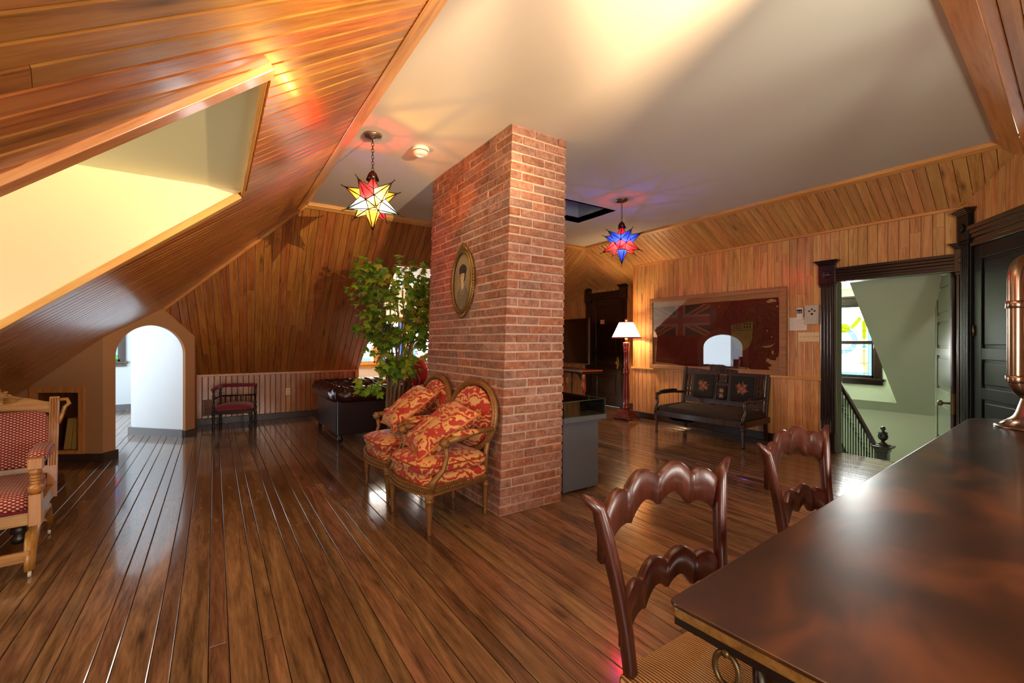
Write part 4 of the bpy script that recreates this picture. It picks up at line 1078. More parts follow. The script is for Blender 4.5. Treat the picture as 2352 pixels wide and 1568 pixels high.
# canton x .05..1.03, z 1.33..1.815
cx0, cx1, cz0, cz1 = 0.075, 1.02, 1.36, 1.81
ff([(cx0, cz0), (cx1, cz0), (cx1, cz1), (cx0, cz1)], -0.0145, 1)
def strip(p, q, wd, y, m):
    d = V((q[0]-p[0], q[1]-p[1])); n = V((-d.y, d.x)).normalized()*wd/2
    poly = [(p[0]+n.x, p[1]+n.y), (p[0]-n.x, p[1]-n.y), (q[0]-n.x, q[1]-n.y), (q[0]+n.x, q[1]+n.y)]
    for (a, b_, c) in ((1, 0, cx0), (-1, 0, -cx1), (0, 1, cz0), (0, -1, -cz1)): poly = clip(poly, a, b_, c)
    if len(poly) > 2: ff(poly, y, m)
for p, q in (((cx0, cz0), (cx1, cz1)), ((cx0, cz1), (cx1, cz0))):
    strip(p, q, 0.085, -0.0152, 2); strip(p, q, 0.035, -0.0160, 4)
mx_, mz_ = (cx0+cx1)/2, (cz0+cz1)/2
strip((mx_, cz0), (mx_, cz1), 0.16, -0.0168, 2); strip((cx0, mz_), (cx1, mz_), 0.16, -0.0170, 2)
strip((mx_, cz0), (mx_, cz1), 0.09, -0.0178, 4); strip((cx0, mz_), (cx1, mz_), 0.09, -0.0180, 4)
# shield
ff([(1.33, 1.50), (1.62, 1.535), (1.61, 1.30), (1.57, 1.20), (1.48, 1.135), (1.38, 1.20), (1.33, 1.30)][::-1], -0.0145, 3)
for k in range(3):
    for j in range(3): ff([(1.36+0.036*k, 1.44+0.026*j), (1.385+0.036*k, 1.443+0.026*j), (1.385+0.036*k, 1.458+0.026*j), (1.36+0.036*k, 1.455+0.026*j)], -0.0153, 5)
for k in range(3):
    for j in range(2): ff([(1.50+0.036*k, 1.45+0.04*j), (1.52+0.036*k, 1.445+0.04*j), (1.525+0.036*k, 1.475+0.04*j), (1.505+0.036*k, 1.48+0.04*j)], -0.0153, 5)
ff([(1.34, 1.415), (1.61, 1.42), (1.61, 1.427), (1.34, 1.422)], -0.0153, 5)
ff([(1.475, 1.42), (1.482, 1.42), (1.482, 1.52), (1.475, 1.52)], -0.0153, 5)
# worn holes
for pts in ([(1.78, 1.78), (1.84, 1.815), (1.90, 1.80), (1.91, 1.775), (1.86, 1.77), (1.82, 1.762)], [(1.90, 1.72), (1.93, 1.725), (1.925, 1.70)], [(1.72, 1.20), (1.84, 1.22), (1.90, 1.255), (1.87, 1.225), (1.85, 1.205), (1.78, 1.19)], [(1.85, 1.14), (1.875, 1.16), (1.88, 1.12), (1.86, 1.10)], [(1.79, 1.41), (1.81, 1.425), (1.80, 1.395)], [(1.84, 1.33), (1.86, 1.345), (1.855, 1.31)], [(1.15, 1.76), (1.17, 1.765), (1.16, 1.75)]):
    ff(pts, -0.0147, 6)
obj('flag_cloth', F_, flc, fg, fix=True)
obj('hoist_tape', MB().prism([(0.068, -0.0150, 0.95), (0.105, -0.0150, 0.95), (0.135, -0.0150, 1.30), (0.085, -0.0150, 1.60), (0.06, -0.0150, 1.80), (0.035, -0.0150, 1.80), (0.05, -0.0150, 1.6), (0.10, -0.0150, 1.3)], (0, 0.0008, 0)), plain('hoist_tape_cloth', (206, 166, 108), 0.8), fg, fix=True)
obj('glass_front', MB().box((b-0.005, -0.024, z0+b-0.005), (fw_-b-0.015, -0.021, z1-b+0.005)), clear('picture_glass', (250, 250, 250), 0.03), fg)

# small things on the right wall; local x = 4.69 - Y
def wallbox(name, label, cat, x0, x1, z0, z1, d, m, M=Mf): 
    o = thing(name, label, cat, M=M @ T(x0, 0, z0)); obj('plate', MB().box((0, -d, 0), (x1-x0, 0, z1-z0)), m, o, bevel=0.003); return o
ivory = plain('ivory_plastic', (226, 208, 160), 0.4); whp = plain('white_sheet', (226, 220, 208), 0.6); blk = plain('black_plastic', (20, 20, 24), 0.4); gry = plain('pale_grey_plastic', (196, 194, 178), 0.45)
o = wallbox('thermostat', 'slim white thermostat with black screen above the paper notice', 'thermostat', 2.142, 2.21, 1.53, 1.678, 0.02, whp)
obj('display', MB().box((0.006, -0.022, 0.08), (0.062, -0.0195, 0.128)), blk, o); ds = MB()
for k in range(2): ds.box((0.012+0.028*k, -0.0232, 0.088), (0.03+0.024*k, -0.0218, 0.105))
obj('digits', ds, plain('display_digits', (150, 190, 220), 0.4), o)
o = wallbox('paper_notice', 'blank-looking white paper notice pinned beside the flag frame', 'paper', 2.054, 2.25, 1.405, 1.563, 0.003, whp)
ln = MB()
for k in range(8): ln.box((0.02, -0.0036, 0.135-0.015*k), (0.17-0.02*(k % 3), -0.003, 0.137-0.015*k))
obj('text_lines', ln, plain('faint_ink', (186, 180, 172), 0.6), o)
o = wallbox('wall_panel', 'pale grey square control panel with four dark marks beside the doorway', 'panel', 2.238, 2.385, 1.475, 1.70, 0.035, gry)
k_ = MB()
for (x, z) in ((0.05, 0.155), (0.078, 0.175), (0.106, 0.155)): k_.box((x-0.010, -0.0365, z-0.009), (x+0.010, -0.0345, z+0.009))
k_.lathe([(0.013, -0.0365), (0.013, -0.034)], 14, (0.078, 0, 0.12), 'Y')
obj('button', k_, blk, o)
obj('face_ridge', MB().box((0.02, -0.037, 0.02), (0.024, -0.034, 0.2)).box((0.125, -0.037, 0.02), (0.129, -0.034, 0.2)).box((0.02, -0.037, 0.02), (0.129, -0.034, 0.024)).box((0.02, -0.037, 0.2), (0.129, -0.034, 0.204)), gry, o)
o = wallbox('light_switch_plate', 'long ivory plate of five light switches beside the doorway', 'light switch', 2.152, 2.385, 1.267, 1.38, 0.006, ivory)
for k in range(5): obj('toggle', MB().box((0.026+0.044*k, -0.020, 0.052), (0.033+0.044*k, -0.005, 0.066)).box((0.022+0.044*k, -0.0075, 0.042), (0.037+0.044*k, -0.005, 0.072)), ivory if k else ivory, o)
def outlet(label, M, group='wall sockets'):
    o = thing('power_outlet', label, 'outlet', M=M, group=None)
    obj('plate', MB().box((-0.035, -0.006, -0.058), (0.035, 0, 0.058)), ivory, o, bevel=0.003)
    q = MB()
    for z in (-0.025, 0.025): q.ell((0, -0.006, z), (0.016, 0.003, 0.016), n=12, m=6)
    s_ = obj('socket', q, plain('ivory_socket', (206, 186, 140), 0.5), o)
    return o
outlet('cream power outlet on the low pine wall left of the leather sofa', T(1.02, 8.198, 0.44))
outlet('cream power outlet on the pine wall beneath the television table', frame((6.455, 7.42, 0.42), (0, -1, 0), (1, 0, 0)))

vt = thing('wall_vent', 'small pale brown vent box low on the pine wall right of the archway', 'vent', (-0.06, 8.198, 0.14))
m = MB(); m.box((-0.09, -0.03, 0), (0.07, 0, 0.24)); obj('housing', m, plain('vent_paint', (150, 120, 96), 0.6), vt, bevel=0.004)
for k in range(7): obj('slat', MB().box((-0.075, -0.036, 0.025+0.03*k), (0.055, -0.028, 0.037+0.03*k)), plain('vent_slat', (120, 94, 74), 0.6) if k == 0 else bpy.data.materials['vent_slat'], vt)
# ================================================================== FABRICS
def damask(name, red, red2, gold, gold2, scale=9, thr=0.5):
    t = NT(name); tc = t.n('TexCoord')
    base = tc.outputs['Object']
    nz = t.n('TexNoise'); nz.inputs['Scale'].default_value = scale*0.9; nz.inputs['Detail'].default_value = 2; t.l(base, nz.inputs['Vector'])
    wv = t.n('VectorMath', operation='MULTIPLY_ADD'); t.l(nz.outputs['Color'], wv.inputs[0]); wv.inputs[1].default_value = (0.16, 0.16, 0.16); t.l(base, wv.inputs[2])
    v = t.n('TexVoronoi', feature='DISTANCE_TO_EDGE'); v.inputs['Scale'].default_value = scale*1.3; t.l(wv.outputs[0], v.inputs['Vector'])
    n = t.noise(wv.outputs[0], scale*1.5, 2, 0.5, 1.6)
    w_ = t.n('TexWave', wave_type='RINGS'); w_.inputs['Scale'].default_value = scale*0.42; w_.inputs['Distortion'].default_value = 9; w_.inputs['Detail'].default_value = 2; t.l(wv.outputs[0], w_.inputs['Vector'])
    f = t.math('ADD', t.math('MULTIPLY', n, 0.55), t.math('MULTIPLY', w_.outputs['Fac'], 0.45))
    mask = t.ramp(f, [(thr-0.015, (0,0,0,1)), (thr+0.015, (1,1,1,1))])
    edge = t.ramp(f, [(thr-0.04, (0,0,0,1)), (thr, (1,1,1,1)), (thr+0.05, (0,0,0,1))])
    fine = t.noise(base, 300, 2)
    rc = t.mix(t.noise(base, 14, 3), red, red2); gc = t.mix(t.noise(wv.outputs[0], 40, 2), gold, gold2)
    c = t.mix(mask, rc, gc); c = t.mix(t.math('MULTIPLY', edge, 0.25), c, (120, 52, 20))
    return t.pbr(c, 0.62, normal=t.bump(fine, 0.25, 0.001), sheen=0.15)
dmk = damask('red_gold_damask', (160, 34, 20), (180, 48, 26), (226, 178, 108), (198, 138, 66), 15, 0.50)
dmk2 = damask('red_damask_medallion', (168, 36, 22), (186, 50, 30), (228, 190, 128), (206, 154, 82), 14, 0.53)
gild_w = plain('worn_gilded_wood', (140, 98, 52), 0.42, 0.35, noise=0.35, scale=28, bump=0.5, bscale=80)
gild_z = gild_w

def fluted_leg(mb, x, y, z1, r=0.024, M=None):
    n = 20; prof = [(0.010, 0), (0.014, 0.008), (0.011, 0.02), (0.015, 0.03), (0.0135, 0.04)]
    top = z1
    prof += [(0.014+(r-0.014)*k/6, 0.045+(top-0.105)*k/6) for k in range(7)]
    prof += [(r+0.003, top-0.052), (r+0.005, top-0.046), (r-0.001, top-0.038), (r+0.004, top-0.028), (r+0.004, top-0.012), (r-0.004, top-0.006), (r, top)]
    b = len(mb.v); mb.lathe(prof, n, (x, y, 0), 'Z', 0, M)
    # flutes: pull alternate columns in
    for i in range(5, 12):
        for k in range(0, n, 2):
            v_ = mb.v[b+i*n+k]; c = V((x, y, v_.z)) if M is None else None
            if c is not None: mb.v[b+i*n+k] = c + (v_-c)*V((0.84, 0.84, 1)) if False else V((c.x+(v_.x-c.x)*0.84, c.y+(v_.y-c.y)*0.84, v_.z))
def fauteuil(label):
    t = thing('armchair', label, 'armchair')
    # local: front is -y, width x
    W2, F, Bk = 0.29, -0.27, 0.235
    obj_leg = []
    for x, y, h in ((-W2+0.02, F+0.01, 0.275), (W2-0.02, F+0.01, 0.275), (-0.215, Bk, 0.275), (0.215, Bk, 0.275)):
        m = MB(); fluted_leg(m, x, y, h, 0.029 if y < 0 else 0.023); obj('leg', m, gild_w, t)
    # seat rail: bowed front
    def outline(g, n=9):
        pts = [(-0.235-g, Bk+0.01+g*0.4), (-W2-g, F+0.02)]
        pts += [(-W2-g+0.0+(2*W2+2*g)*k/n, F-0.005-g*0.5-0.055*math.sin(PI*k/n)) for k in range(n+1)]
        pts += [(W2+g, F+0.02), (0.235+g, Bk+0.01+g*0.4)]
        return pts
    fr = MB()
    fr.prism([(p[0], p[1], 0.262) for p in outline(0.0)], (0, 0, 0.058))
    o = outline(0.006); fr.tube([(p[0], p[1], 0.266) for p in o], 0.008, 6, closed=True); fr.tube([(p[0], p[1], 0.318) for p in o], 0.007, 6, closed=True)
    for i in range(len(o)-1):
        a, b = V((o[i][0], o[i][1], 0.291)), V((o[i+1][0], o[i+1][1], 0.291)); n = max(1, int((b-a).length/0.016))
        for k in range(n):
            p = a.lerp(b, (k+0.5)/n); fr.ell(tuple(p), (0.0055, 0.0055, 0.010), n=6, m=4)
    obj('seat_rail', fr, gild_w, t, fix=True)
    u = MB(); u.ell((0, -0.02, 0.335), (0.272, 0.275, 0.065), 0.35, n=36, m=10, e2=0.6); obj('seat_upholstery', u, dmk, t)
    cu = MB(); cu.ell((0, -0.035, 0.425), (0.285, 0.285, 0.07), 0.42, n=40, m=14, e2=0.75)
    cu2 = obj('seat_cushion', cu, dmk, t)
    pp = [(0.287*math.copysign(abs(math.cos(a))**0.42, math.cos(a)), -0.035+0.287*math.copysign(abs(math.sin(a))**0.42, math.sin(a)), 0.445) for a in [2*PI*k/60 for k in range(60)]]
    obj('piping', MB().tube(pp, 0.005, 6, closed=True), plain('red_piping', (150, 50, 24), 0.6), cu2)
    # medallion back, leaning
    Mb = T(0, Bk, 0.50) @ R(-0.16, 'X')
    ring_ = [(0.29*math.copysign(abs(math.cos(a))**0.9, math.cos(a)), 0, 0.205+0.252*math.sin(a)) for a in [2*PI*k/56 for k in range(56)]]
    bf = MB(); bf.tube(ring_, 0.024, 10, M=Mb, closed=True); bf.tube([(p[0]*1.0, -0.022, 0.20+(p[2]-0.20)*1.0) for p in ring_], 0.010, 8, M=Mb, closed=True)
    for k in range(0, 56):
        p = ring_[k]; bf.ell((p[0]*1.04, -0.014, 0.20+(p[2]-0.20)*1.04), (0.009, 0.010, 0.009), n=6, m=4, M=Mb)
    for sx in (-1, 1): bf.tube([(sx*0.215, Bk, 0.27), (sx*0.222, Bk+0.0, 0.45), tuple(Mb @ V((sx*0.235, 0, 0.09)))], [0.022, 0.019, 0.022], 10)
    obj('back_frame', bf, gild_w, t)
    bp = MB(); bp.ell((0, -0.012, 0.20), (0.268, 0.036, 0.230), 1.0, n=36, m=16, M=Mb); obj('back_pad', bp, dmk2, t)
    for sx in (-1, 1):
        # arm: from back frame forward to a scroll
        a0 = Mb @ V((sx*0.290, -0.01, 0.14)); path = [a0, V((sx*0.285, 0.10, 0.635)), V((sx*0.298, -0.03, 0.615)), V((sx*0.302, -0.15, 0.605))]
        ar = MB(); ar.tube(path, [0.020, 0.020, 0.022, 0.026], 10)
        ar.lathe([(0.0, -0.028), (0.028, -0.026), (0.030, 0), (0.028, 0.026), (0, 0.028)], 16, (sx*0.302, -0.165, 0.595), 'X')
        for q in (-1, 1): ar.tube([(sx*0.302+q*0.028, -0.165+0.014*math.cos(a), 0.595+0.014*math.sin(a)) for a in [2*PI*k/10 for k in range(10)]], 0.004, 5, closed=True)
        obj('armrest', ar, gild_w, t)
        sp = MB(); sp.tube([(sx*0.300, -0.155, 0.59), (sx*0.300, -0.145, 0.50), (sx*0.298, -0.17, 0.42), (sx*0.292, -0.235, 0.36), (sx*0.282, -0.262, 0.30)], [0.018, 0.016, 0.018, 0.022, 0.030], 10)
        obj('arm_support', sp, gild_w, t)
        pd = MB(); pd.ell((sx*0.294, 0.01, 0.642), (0.028, 0.11, 0.020), 0.6, n=18, m=8, e2=0.8); obj('arm_pad', pd, dmk, t)
    return t
ch1 = fauteuil('gilded oval-backed red and gold armchair nearer the camera, against the chimney')
ch1.location = (1.395, 3.00, 0); ch1.rotation_euler = (0, 0, -PI/2 + 0.11)
ch1['group'] = 'matching gilded armchairs by the chimney'
ch2 = dup(ch1, (1.395, 3.73, 0), -PI/2 + 0.02, 'gilded oval-backed red and gold armchair further from the camera, beside the tree', 'matching gilded armchairs by the chimney')
def pillow(label, M, s=0.25, asp=0.84):
    o = thing('cushion', label, 'cushion', M=M, group='damask cushions on the armchairs')
    def fn(u, v):
        pass
    n = 22; mb = MB(); vs = []; fs = []
    for side in (1, -1):
        b = len(mb.v); vs = []
        for j in range(n):
            for i in range(n):
                u = i/(n-1)*2-1; w_ = j/(n-1)*2-1
                th = 0.085*(max(0, (1-u**4))*max(0, (1-w_**4)))**0.55
                pin = 1-0.09*(1-abs(u)**2)*(abs(w_)**3)
                pin2 = 1-0.09*(1-abs(w_)**2)*(abs(u)**3)
                vs.append((u*s*pin2*asp, w_*s*pin, side*th + 0.006*math.sin(u*9+w_*4)*(1-u*u)*(1-w_*w_)))
        fs = []
        for j in range(n-1):
            for i in range(n-1):
                q = (j*n+i, j*n+i+1, (j+1)*n+i+1, (j+1)*n+i); fs.append(q if side > 0 else q[::-1])
        mb.add(vs, fs, 0, True)
    obj('cover', mb, dmk, o)
    ed = [(-1, -1), (1, -1), (1, 1), (-1, 1)]; pp = []
    for k in range(4):
        a, b = ed[k], ed[(k+1) % 4]
        for q in range(14):
            f = q/14; u, w_ = a[0]+(b[0]-a[0])*f, a[1]+(b[1]-a[1])*f
            pin = 1-0.09*(1-abs(u)**2)*(abs(w_)**3); pin2 = 1-0.09*(1-abs(w_)**2)*(abs(u)**3)
            pp.append((u*s*pin2*1.01*asp, w_*s*pin*1.01, 0))
    obj('piping', MB().tube(pp, 0.008, 6, closed=True), plain('gold_piping', (196, 120, 48), 0.6), o)
    return o
def dirM(loc, nrm, upv):
    z = V(nrm).normalized(); x = V(upv).cross(z).normalized(); y = z.cross(x); return frame(loc, x, y, z)
pillow('red and gold square cushion lying across the seat of the nearer armchair', dirM((1.385, 3.01, 0.63), (-0.55, 0, 0.83), (0.84, -0.14, 0.54)), 0.265)
pillow('red and gold square cushion propped upright on the further armchair', dirM((1.425, 3.75, 0.69), (-0.64, -0.02, 0.77), (0.75, -0.06, 0.62)), 0.245)

# ================================================================== LEATHER SOFA
def leather(name, c1, c2, rough=0.28):
    t = NT(name); tc = t.n('TexCoord'); n = t.noise(tc.outputs['Object'], 6, 3); v = t.n('TexVoronoi'); v.inputs['Scale'].default_value = 220; t.l(tc.outputs['Object'], v.inputs['Vector'])
    return t.pbr(t.mix(n, c1, c2), rough, coat=0.3, coat_rough=0.2, normal=t.bump(v.outputs['Distance'], 0.15, 0.001))
lth = leather('oxblood_leather', (34, 10, 8), (64, 20, 16)); lth2 = leather('dark_plum_leather', (28, 16, 20), (44, 24, 28), 0.4)
sofa = thing('leather_sofa', 'dark oxblood leather sofa with buttoned rolled arms behind the maple tree', 'sofa', (1.73, 6.48, 0), PI/2)
wx, yb, yf = 0.66, 0.44, -0.52
path = []
def padd(x, y, nx, ny): path.append((V((x, y, 0)), V((nx, ny, 0))))
for k in range(26): padd(-wx, yf + (yb-0.14-yf)*k/25, -1, 0)
for k in range(1, 9):
    a = PI - (PI/2)*k/9; padd(-wx+0.14+0.14*math.cos(a), yb-0.14+0.14*math.sin(a), math.cos(a), math.sin(a))
for k in range(40): padd(-wx+0.14 + (2*wx-0.28)*k/39, yb, 0, 1)
for k in range(1, 9):
    a = PI/2 - (PI/2)*k/9; padd(wx-0.14+0.14*math.cos(a), yb-0.14+0.14*math.sin(a), math.cos(a), math.sin(a))
for k in range(26): padd(wx, yb-0.14 - (yb-0.14-yf)*k/25, 1, 0)
def roll(i0, i1, name, mat):
    prof = []; nr = 22
    for k in range(nr+1):
        a = math.radians(-70 + 265*k/nr); prof.append((0.0+0.108*math.cos(a), 0.60+0.108*math.sin(a), max(0, math.sin(math.radians(min(180, max(0, (k/nr)*200-30)))))))
    prof += [(-0.11, 0.50, 1.0), (-0.12, 0.44, 0.8), (-0.12, 0.36, 0.2), (-0.12, 0.30, 0)]
    vs = []; s_ = 0; N_ = len(prof); pts = path[i0:i1+1]; dist = [0]
    allD = [0]
    for k in range(1, len(path)): allD.append(allD[-1] + (path[k][0]-path[k-1][0]).length + (0.012 if abs(path[k][1].x*path[k][1].y) > 0.01 else 0))
    # resample finer along the length
    fine = []
    for k in range(len(pts)-1):
        for q in range(3):
            f = q/3; fine.append((pts[k][0].lerp(pts[k+1][0], f), pts[k][1].lerp(pts[k+1][1], f).normalized(), allD[i0+k]+(allD[i0+k+1]-allD[i0+k])*f))
    fine.append((pts[-1][0], pts[-1][1], allD[i1]))
    mb = MB()
    for p, n, d in fine:
        acc = 0
        for j, (o_, z, wt) in enumerate(prof):
            if j: acc += math.hypot(o_-prof[j-1][0], z-prof[j-1][1])
            # diamond tufting
            a1 = (d/0.15 + acc/0.16); a2 = (d/0.15 - acc/0.16)
            tu = (abs(math.sin(PI*a1))*abs(math.sin(PI*a2)))**0.4
            off = -0.030*wt*(1-tu)
            oo = o_; zz = z
            cx_, cz_ = 0.0, 0.60
            dx, dz = (o_-cx_, z-cz_) if z > 0.52 else (-1, 0)
            L_ = math.hypot(dx, dz) or 1
            vs.append(p + n*(oo+dx/L_*off) + V((0, 0, zz+dz/L_*off)))
    fs = []
    for i in range(len(fine)-1):
        for j in range(N_-1): fs.append((i*N_+j, i*N_+j+1, (i+1)*N_+j+1, (i+1)*N_+j))
    for i in (0, len(fine)-1): fs.append([i*N_+j for j in range(N_)])
    mb.add(vs, fs, 0, True); o = obj(name, mb, mat, sofa, fix=True); return o
roll(0, 30, 'arm', lth); roll(30, 78, 'back', lth); roll(78, len(path)-1, 'arm', lth)
bs = MB(); bs.box((-wx-0.005, yf+0.02, 0.09), (wx+0.005, yb+0.0, 0.34)); 
for (a, b) in (((-wx-0.012, yf, 0.09), (-wx+0.05, yb+0.012, 0.52)), ((wx-0.05, yf, 0.09), (wx+0.012, yb+0.012, 0.52)), ((-wx, yb-0.04, 0.09), (wx, yb+0.012, 0.52))): bs.box(a, b)
obj('base', bs, lth2, sofa, bevel=0.01)
for x in (-0.30, 0.30):
    c_ = MB(); c_.ell((x, -0.08, 0.40), (0.275, 0.42, 0.075), 0.25, n=32, m=10, e2=0.5); obj('seat_cushion', c_, lth, sofa)
for x in (-wx+0.04, wx-0.04):
    for y in (yf+0.06, yb-0.03): obj('foot', MB().lathe([(0.018, 0), (0.034, 0.02), (0.036, 0.045), (0.022, 0.07), (0.03, 0.095)], 16, (x, y, 0)), black_w, sofa)
nl = MB()
for k in range(60): nl.ell((-wx+2*wx*k/59, yb+0.014, 0.505), (0.005, 0.003, 0.005), n=6, m=4)
obj('nail_heads', nl, brass, sofa)

# ================================================================== WING CHAIR
redv = plain('red_upholstery', (176, 44, 40), 0.75, noise=0.12, scale=30, bump=0.2)
wc = thing('wing_chair', 'red upholstered wing chair in the window bay beside the chimney', 'armchair', (2.78, 7.15, 0), 0.25)
mb = MB(); mb.box((-0.30, 0.24, 0.30), (0.30, 0.36, 1.02)); obj('back', mb, redv, wc, bevel=0.05, seg=4)
for sx in (-1, 1):
    m = MB(); m.prism([(sx*0.34, 0.30, 0.55), (sx*0.34, 0.30, 1.0), (sx*0.34, 0.16, 0.98), (sx*0.34, 0.02, 0.80), (sx*0.34, -0.02, 0.60)], (-sx*0.07, 0, 0)); obj('wing', m, redv, wc, bevel=0.025, seg=3, fix=True)
    m = MB(); m.tube([(sx*0.34, 0.25, 0.58), (sx*0.35, -0.30, 0.58)], 0.065, 14); m.box((sx*0.34-0.045, -0.30, 0.22), (sx*0.34+0.045, 0.3, 0.56)); obj('arm', m, redv, wc, bevel=0.01)
m = MB(); m.ell((0, -0.02, 0.42), (0.28, 0.32, 0.085), 0.3, n=32, m=10, e2=0.5); obj('seat_cushion', m, redv, wc)
obj('seat_frame', MB().box((-0.32, -0.30, 0.2), (0.32, 0.3, 0.35)), redv, wc, bevel=0.02)
for x in (-0.28, 0.28):
    for y in (-0.26, 0.28): obj('leg', MB().tube([(x, y, 0.2), (x*1.02, y*1.04, 0.1), (x*1.05, y*1.1, 0.0)], [0.025, 0.018, 0.02], 8), dark_w, wc)

# ================================================================== MAPLE TREE
bark = wood('pale_grey_bark', (70, 52, 38), (118, 94, 70), (150, 124, 96), 0.8, 'Z', knots=0, var=0.05, coat=0, bumps=0.8)
def leaf_mat():
    t = NT('maple_leaf'); oi = t.n('ObjectInfo'); sep = t.n('SeparateColor'); t.l(oi.outputs['Color'], sep.inputs[0])
    ge = t.n('NewGeometry')
    f = t.math('FRACT', t.math('ADD', sep.outputs[0], t.math('MULTIPLY', ge.outputs['Random Per Island'], sep.outputs[2])))
    c = t.ramp(f, [(0.0, (60, 100, 28)), (0.35, (98, 146, 38)), (0.62, (138, 178, 50)), (0.85, (160, 172, 56)), (1.0, (190, 168, 66))])
    b = t.n('BsdfPrincipled'); t.l(c, b.inputs['Base Color']); b.inputs['Roughness'].default_value = 0.5
    tr = t.n('BsdfTranslucent'); t.l(t.mix(0.4, c, (170, 190, 50)), tr.inputs[0])
    m = t.n('MixShader'); m.inputs[0].default_value = 0.38; t.l(b.outputs[0], m.inputs[1]); t.l(tr.outputs[0], m.inputs[2]); t.l(m.outputs[0], t.out.inputs[0]); return t.m
lm = leaf_mat()
LEAF = [(0, 0), (0.10, 0.06), (0.34, -0.02), (0.28, 0.14), (0.56, 0.20), (0.42, 0.30), (0.62, 0.52), (0.36, 0.48), (0.34, 0.62), (0.18, 0.55), (0.14, 0.80), (0, 1.05),
        (-0.14, 0.80), (-0.18, 0.55), (-0.34, 0.62), (-0.36, 0.48), (-0.62, 0.52), (-0.42, 0.30), (-0.56, 0.20), (-0.28, 0.14), (-0.34, -0.02), (-0.10, 0.06)]
def leaf_geo(s_):
    vs = [(0, 0.34*s_, 0.0)]
    for x, y in LEAF: vs.append((x*s_, y*s_, -0.16*s_*abs(x)-0.10*s_*y*y))
    n = len(LEAF); return vs, [(0, 1+k, 1+(k+1) % n) for k in range(n)]
leaf_meshes = []
for s_ in (0.070, 0.080, 0.092):
    vs, fs = leaf_geo(s_); me = bpy.data.meshes.new('leaf'); me.from_pydata(vs, [], fs); me.materials.append(lm); leaf_meshes.append((me, vs, fs))
TX, TY = 1.66, 4.78
tree = thing('maple_tree', 'tall artificial maple tree with green leaves beside the brick pillar', 'tree', (TX, TY, 0))
obj('basket_pot', MB().lathe([(0.13, 0), (0.16, 0.02), (0.18, 0.26), (0.19, 0.28), (0.17, 0.28), (0.165, 0.24), (0, 0.24)], 24), plain('brown_woven_pot', (96, 66, 40), 0.8, noise=0.3, scale=50, bump=0.6), tree, fix=True)
rr = random.Random(23)
CR = V((math.cos(YAW), -math.sin(YAW), 0))    # sideways axis of the crown as it stands
CD = V((math.sin(YAW), math.cos(YAW), 0))
stems = []
for k in range(8):
    off = (k-3.5)/3.5
    p0 = CR*(off*0.06) + CD*(0.04*math.sin(k*2.3)) + V((0, 0, 0.2))
    top_ = CR*(off*0.26+0.06) + CD*rr.uniform(-0.12, 0.12) + V((0, 0, rr.uniform(1.65, 2.12)))
    q1 = CR*(off*0.075-0.02) + CD*(0.03*math.sin(k*3)) + V((0, 0, 0.55)); q2 = CR*(off*0.09+0.01) + CD*(0.03*math.sin(k*3)) + V((0, 0, 0.95)); q3 = CR*(off*0.14+0.03) + CD*0.04*math.cos(k*2) + V((0, 0, 1.25)); q4 = q3.lerp(top_, 0.5)+CR*0.03*math.sin(k*5)
    pts = [p0, q1, q2, q3, q4, top_]; stems.append(pts)
    obj('trunk', MB().tube(pts, [0.017, 0.015, 0.013, 0.010, 0.007, 0.004], 8), bark, tree)
twigs = MB(); leaves = []
def along(pts, f):
    x = f*(len(pts)-1); i = min(int(x), len(pts)-2); return pts[i].lerp(pts[i+1], x-i)
# crown outline: half-widths by height (left, right) as the tree stands
def half(z):
    tb = [(0.80, 0.20, 0.20), (1.0, 0.18, 0.26), (1.15, 0.30, 0.33), (1.35, 0.42, 0.40), (1.55, 0.46, 0.44), (1.75, 0.58, 0.44), (1.95, 0.44, 0.40), (2.1, 0.48, 0.34), (2.2, 0.34, 0.28)]
    for i in range(len(tb)-1):
        if z <= tb[i+1][0]:
            f = max(0, (z-tb[i][0])/(tb[i+1][0]-tb[i][0])); return (tb[i][1]+(tb[i+1][1]-tb[i][1])*f, tb[i][2]+(tb[i+1][2]-tb[i][2])*f)
    return tb[-1][1:]
def twig(a, b, nl, spread=0.07):
    mid = a.lerp(b, 0.5)+V((rr.uniform(-.02, .02), rr.uniform(-.02, .02), 0.03))
    twigs.tube([a, mid, b], [0.004, 0.003, 0.0015], 5)
    for q in range(nl):
        f = rr.uniform(0.35, 1.05); p = (mid.lerp(b, (f-0.5)*2) if f > 0.5 else a.lerp(mid, f*2)) + V((rr.gauss(0, spread*0.45), rr.gauss(0, spread*0.45), rr.gauss(0, spread*0.5)))
        leaves.append(p)
for k in range(165):
    z = rr.choice([rr.uniform(0.95, 2.18), rr.uniform(1.3, 2.18)])
    hl, hr = half(z); u = rr.uniform(-1, 1); u = math.copysign(abs(u)**0.75, u)
    side = u*(hl if u < 0 else hr)
    dep = rr.uniform(-1, 1)*0.34*math.sqrt(max(0.05, 1-u*u))
    b = CR*(side+0.03) + CD*dep + V((0, 0, z))
    st = stems[min(range(8), key=lambda q: abs(((q-3.5)/3.5)*0.3-side)+rr.random()*0.1)]
    f = max(0.30, min(0.97, (z-0.35)/1.9)); a = along(st, f)
    if (b-a).length > 0.5: a = b.lerp(a, 0.8)
    twig(a, b, rr.choice([6, 7, 8, 9]))
for (u, z, n_) in ((-0.12, 0.98, 26), (0.02, 0.93, 26), (0.10, 0.96, 22), (-0.03, 1.02, 26), (0.14, 1.02, 16)):
    c = CR*u + CD*(-0.08) + V((0, 0, z)); twig(along(stems[3], 0.42), c, n_, 0.10)
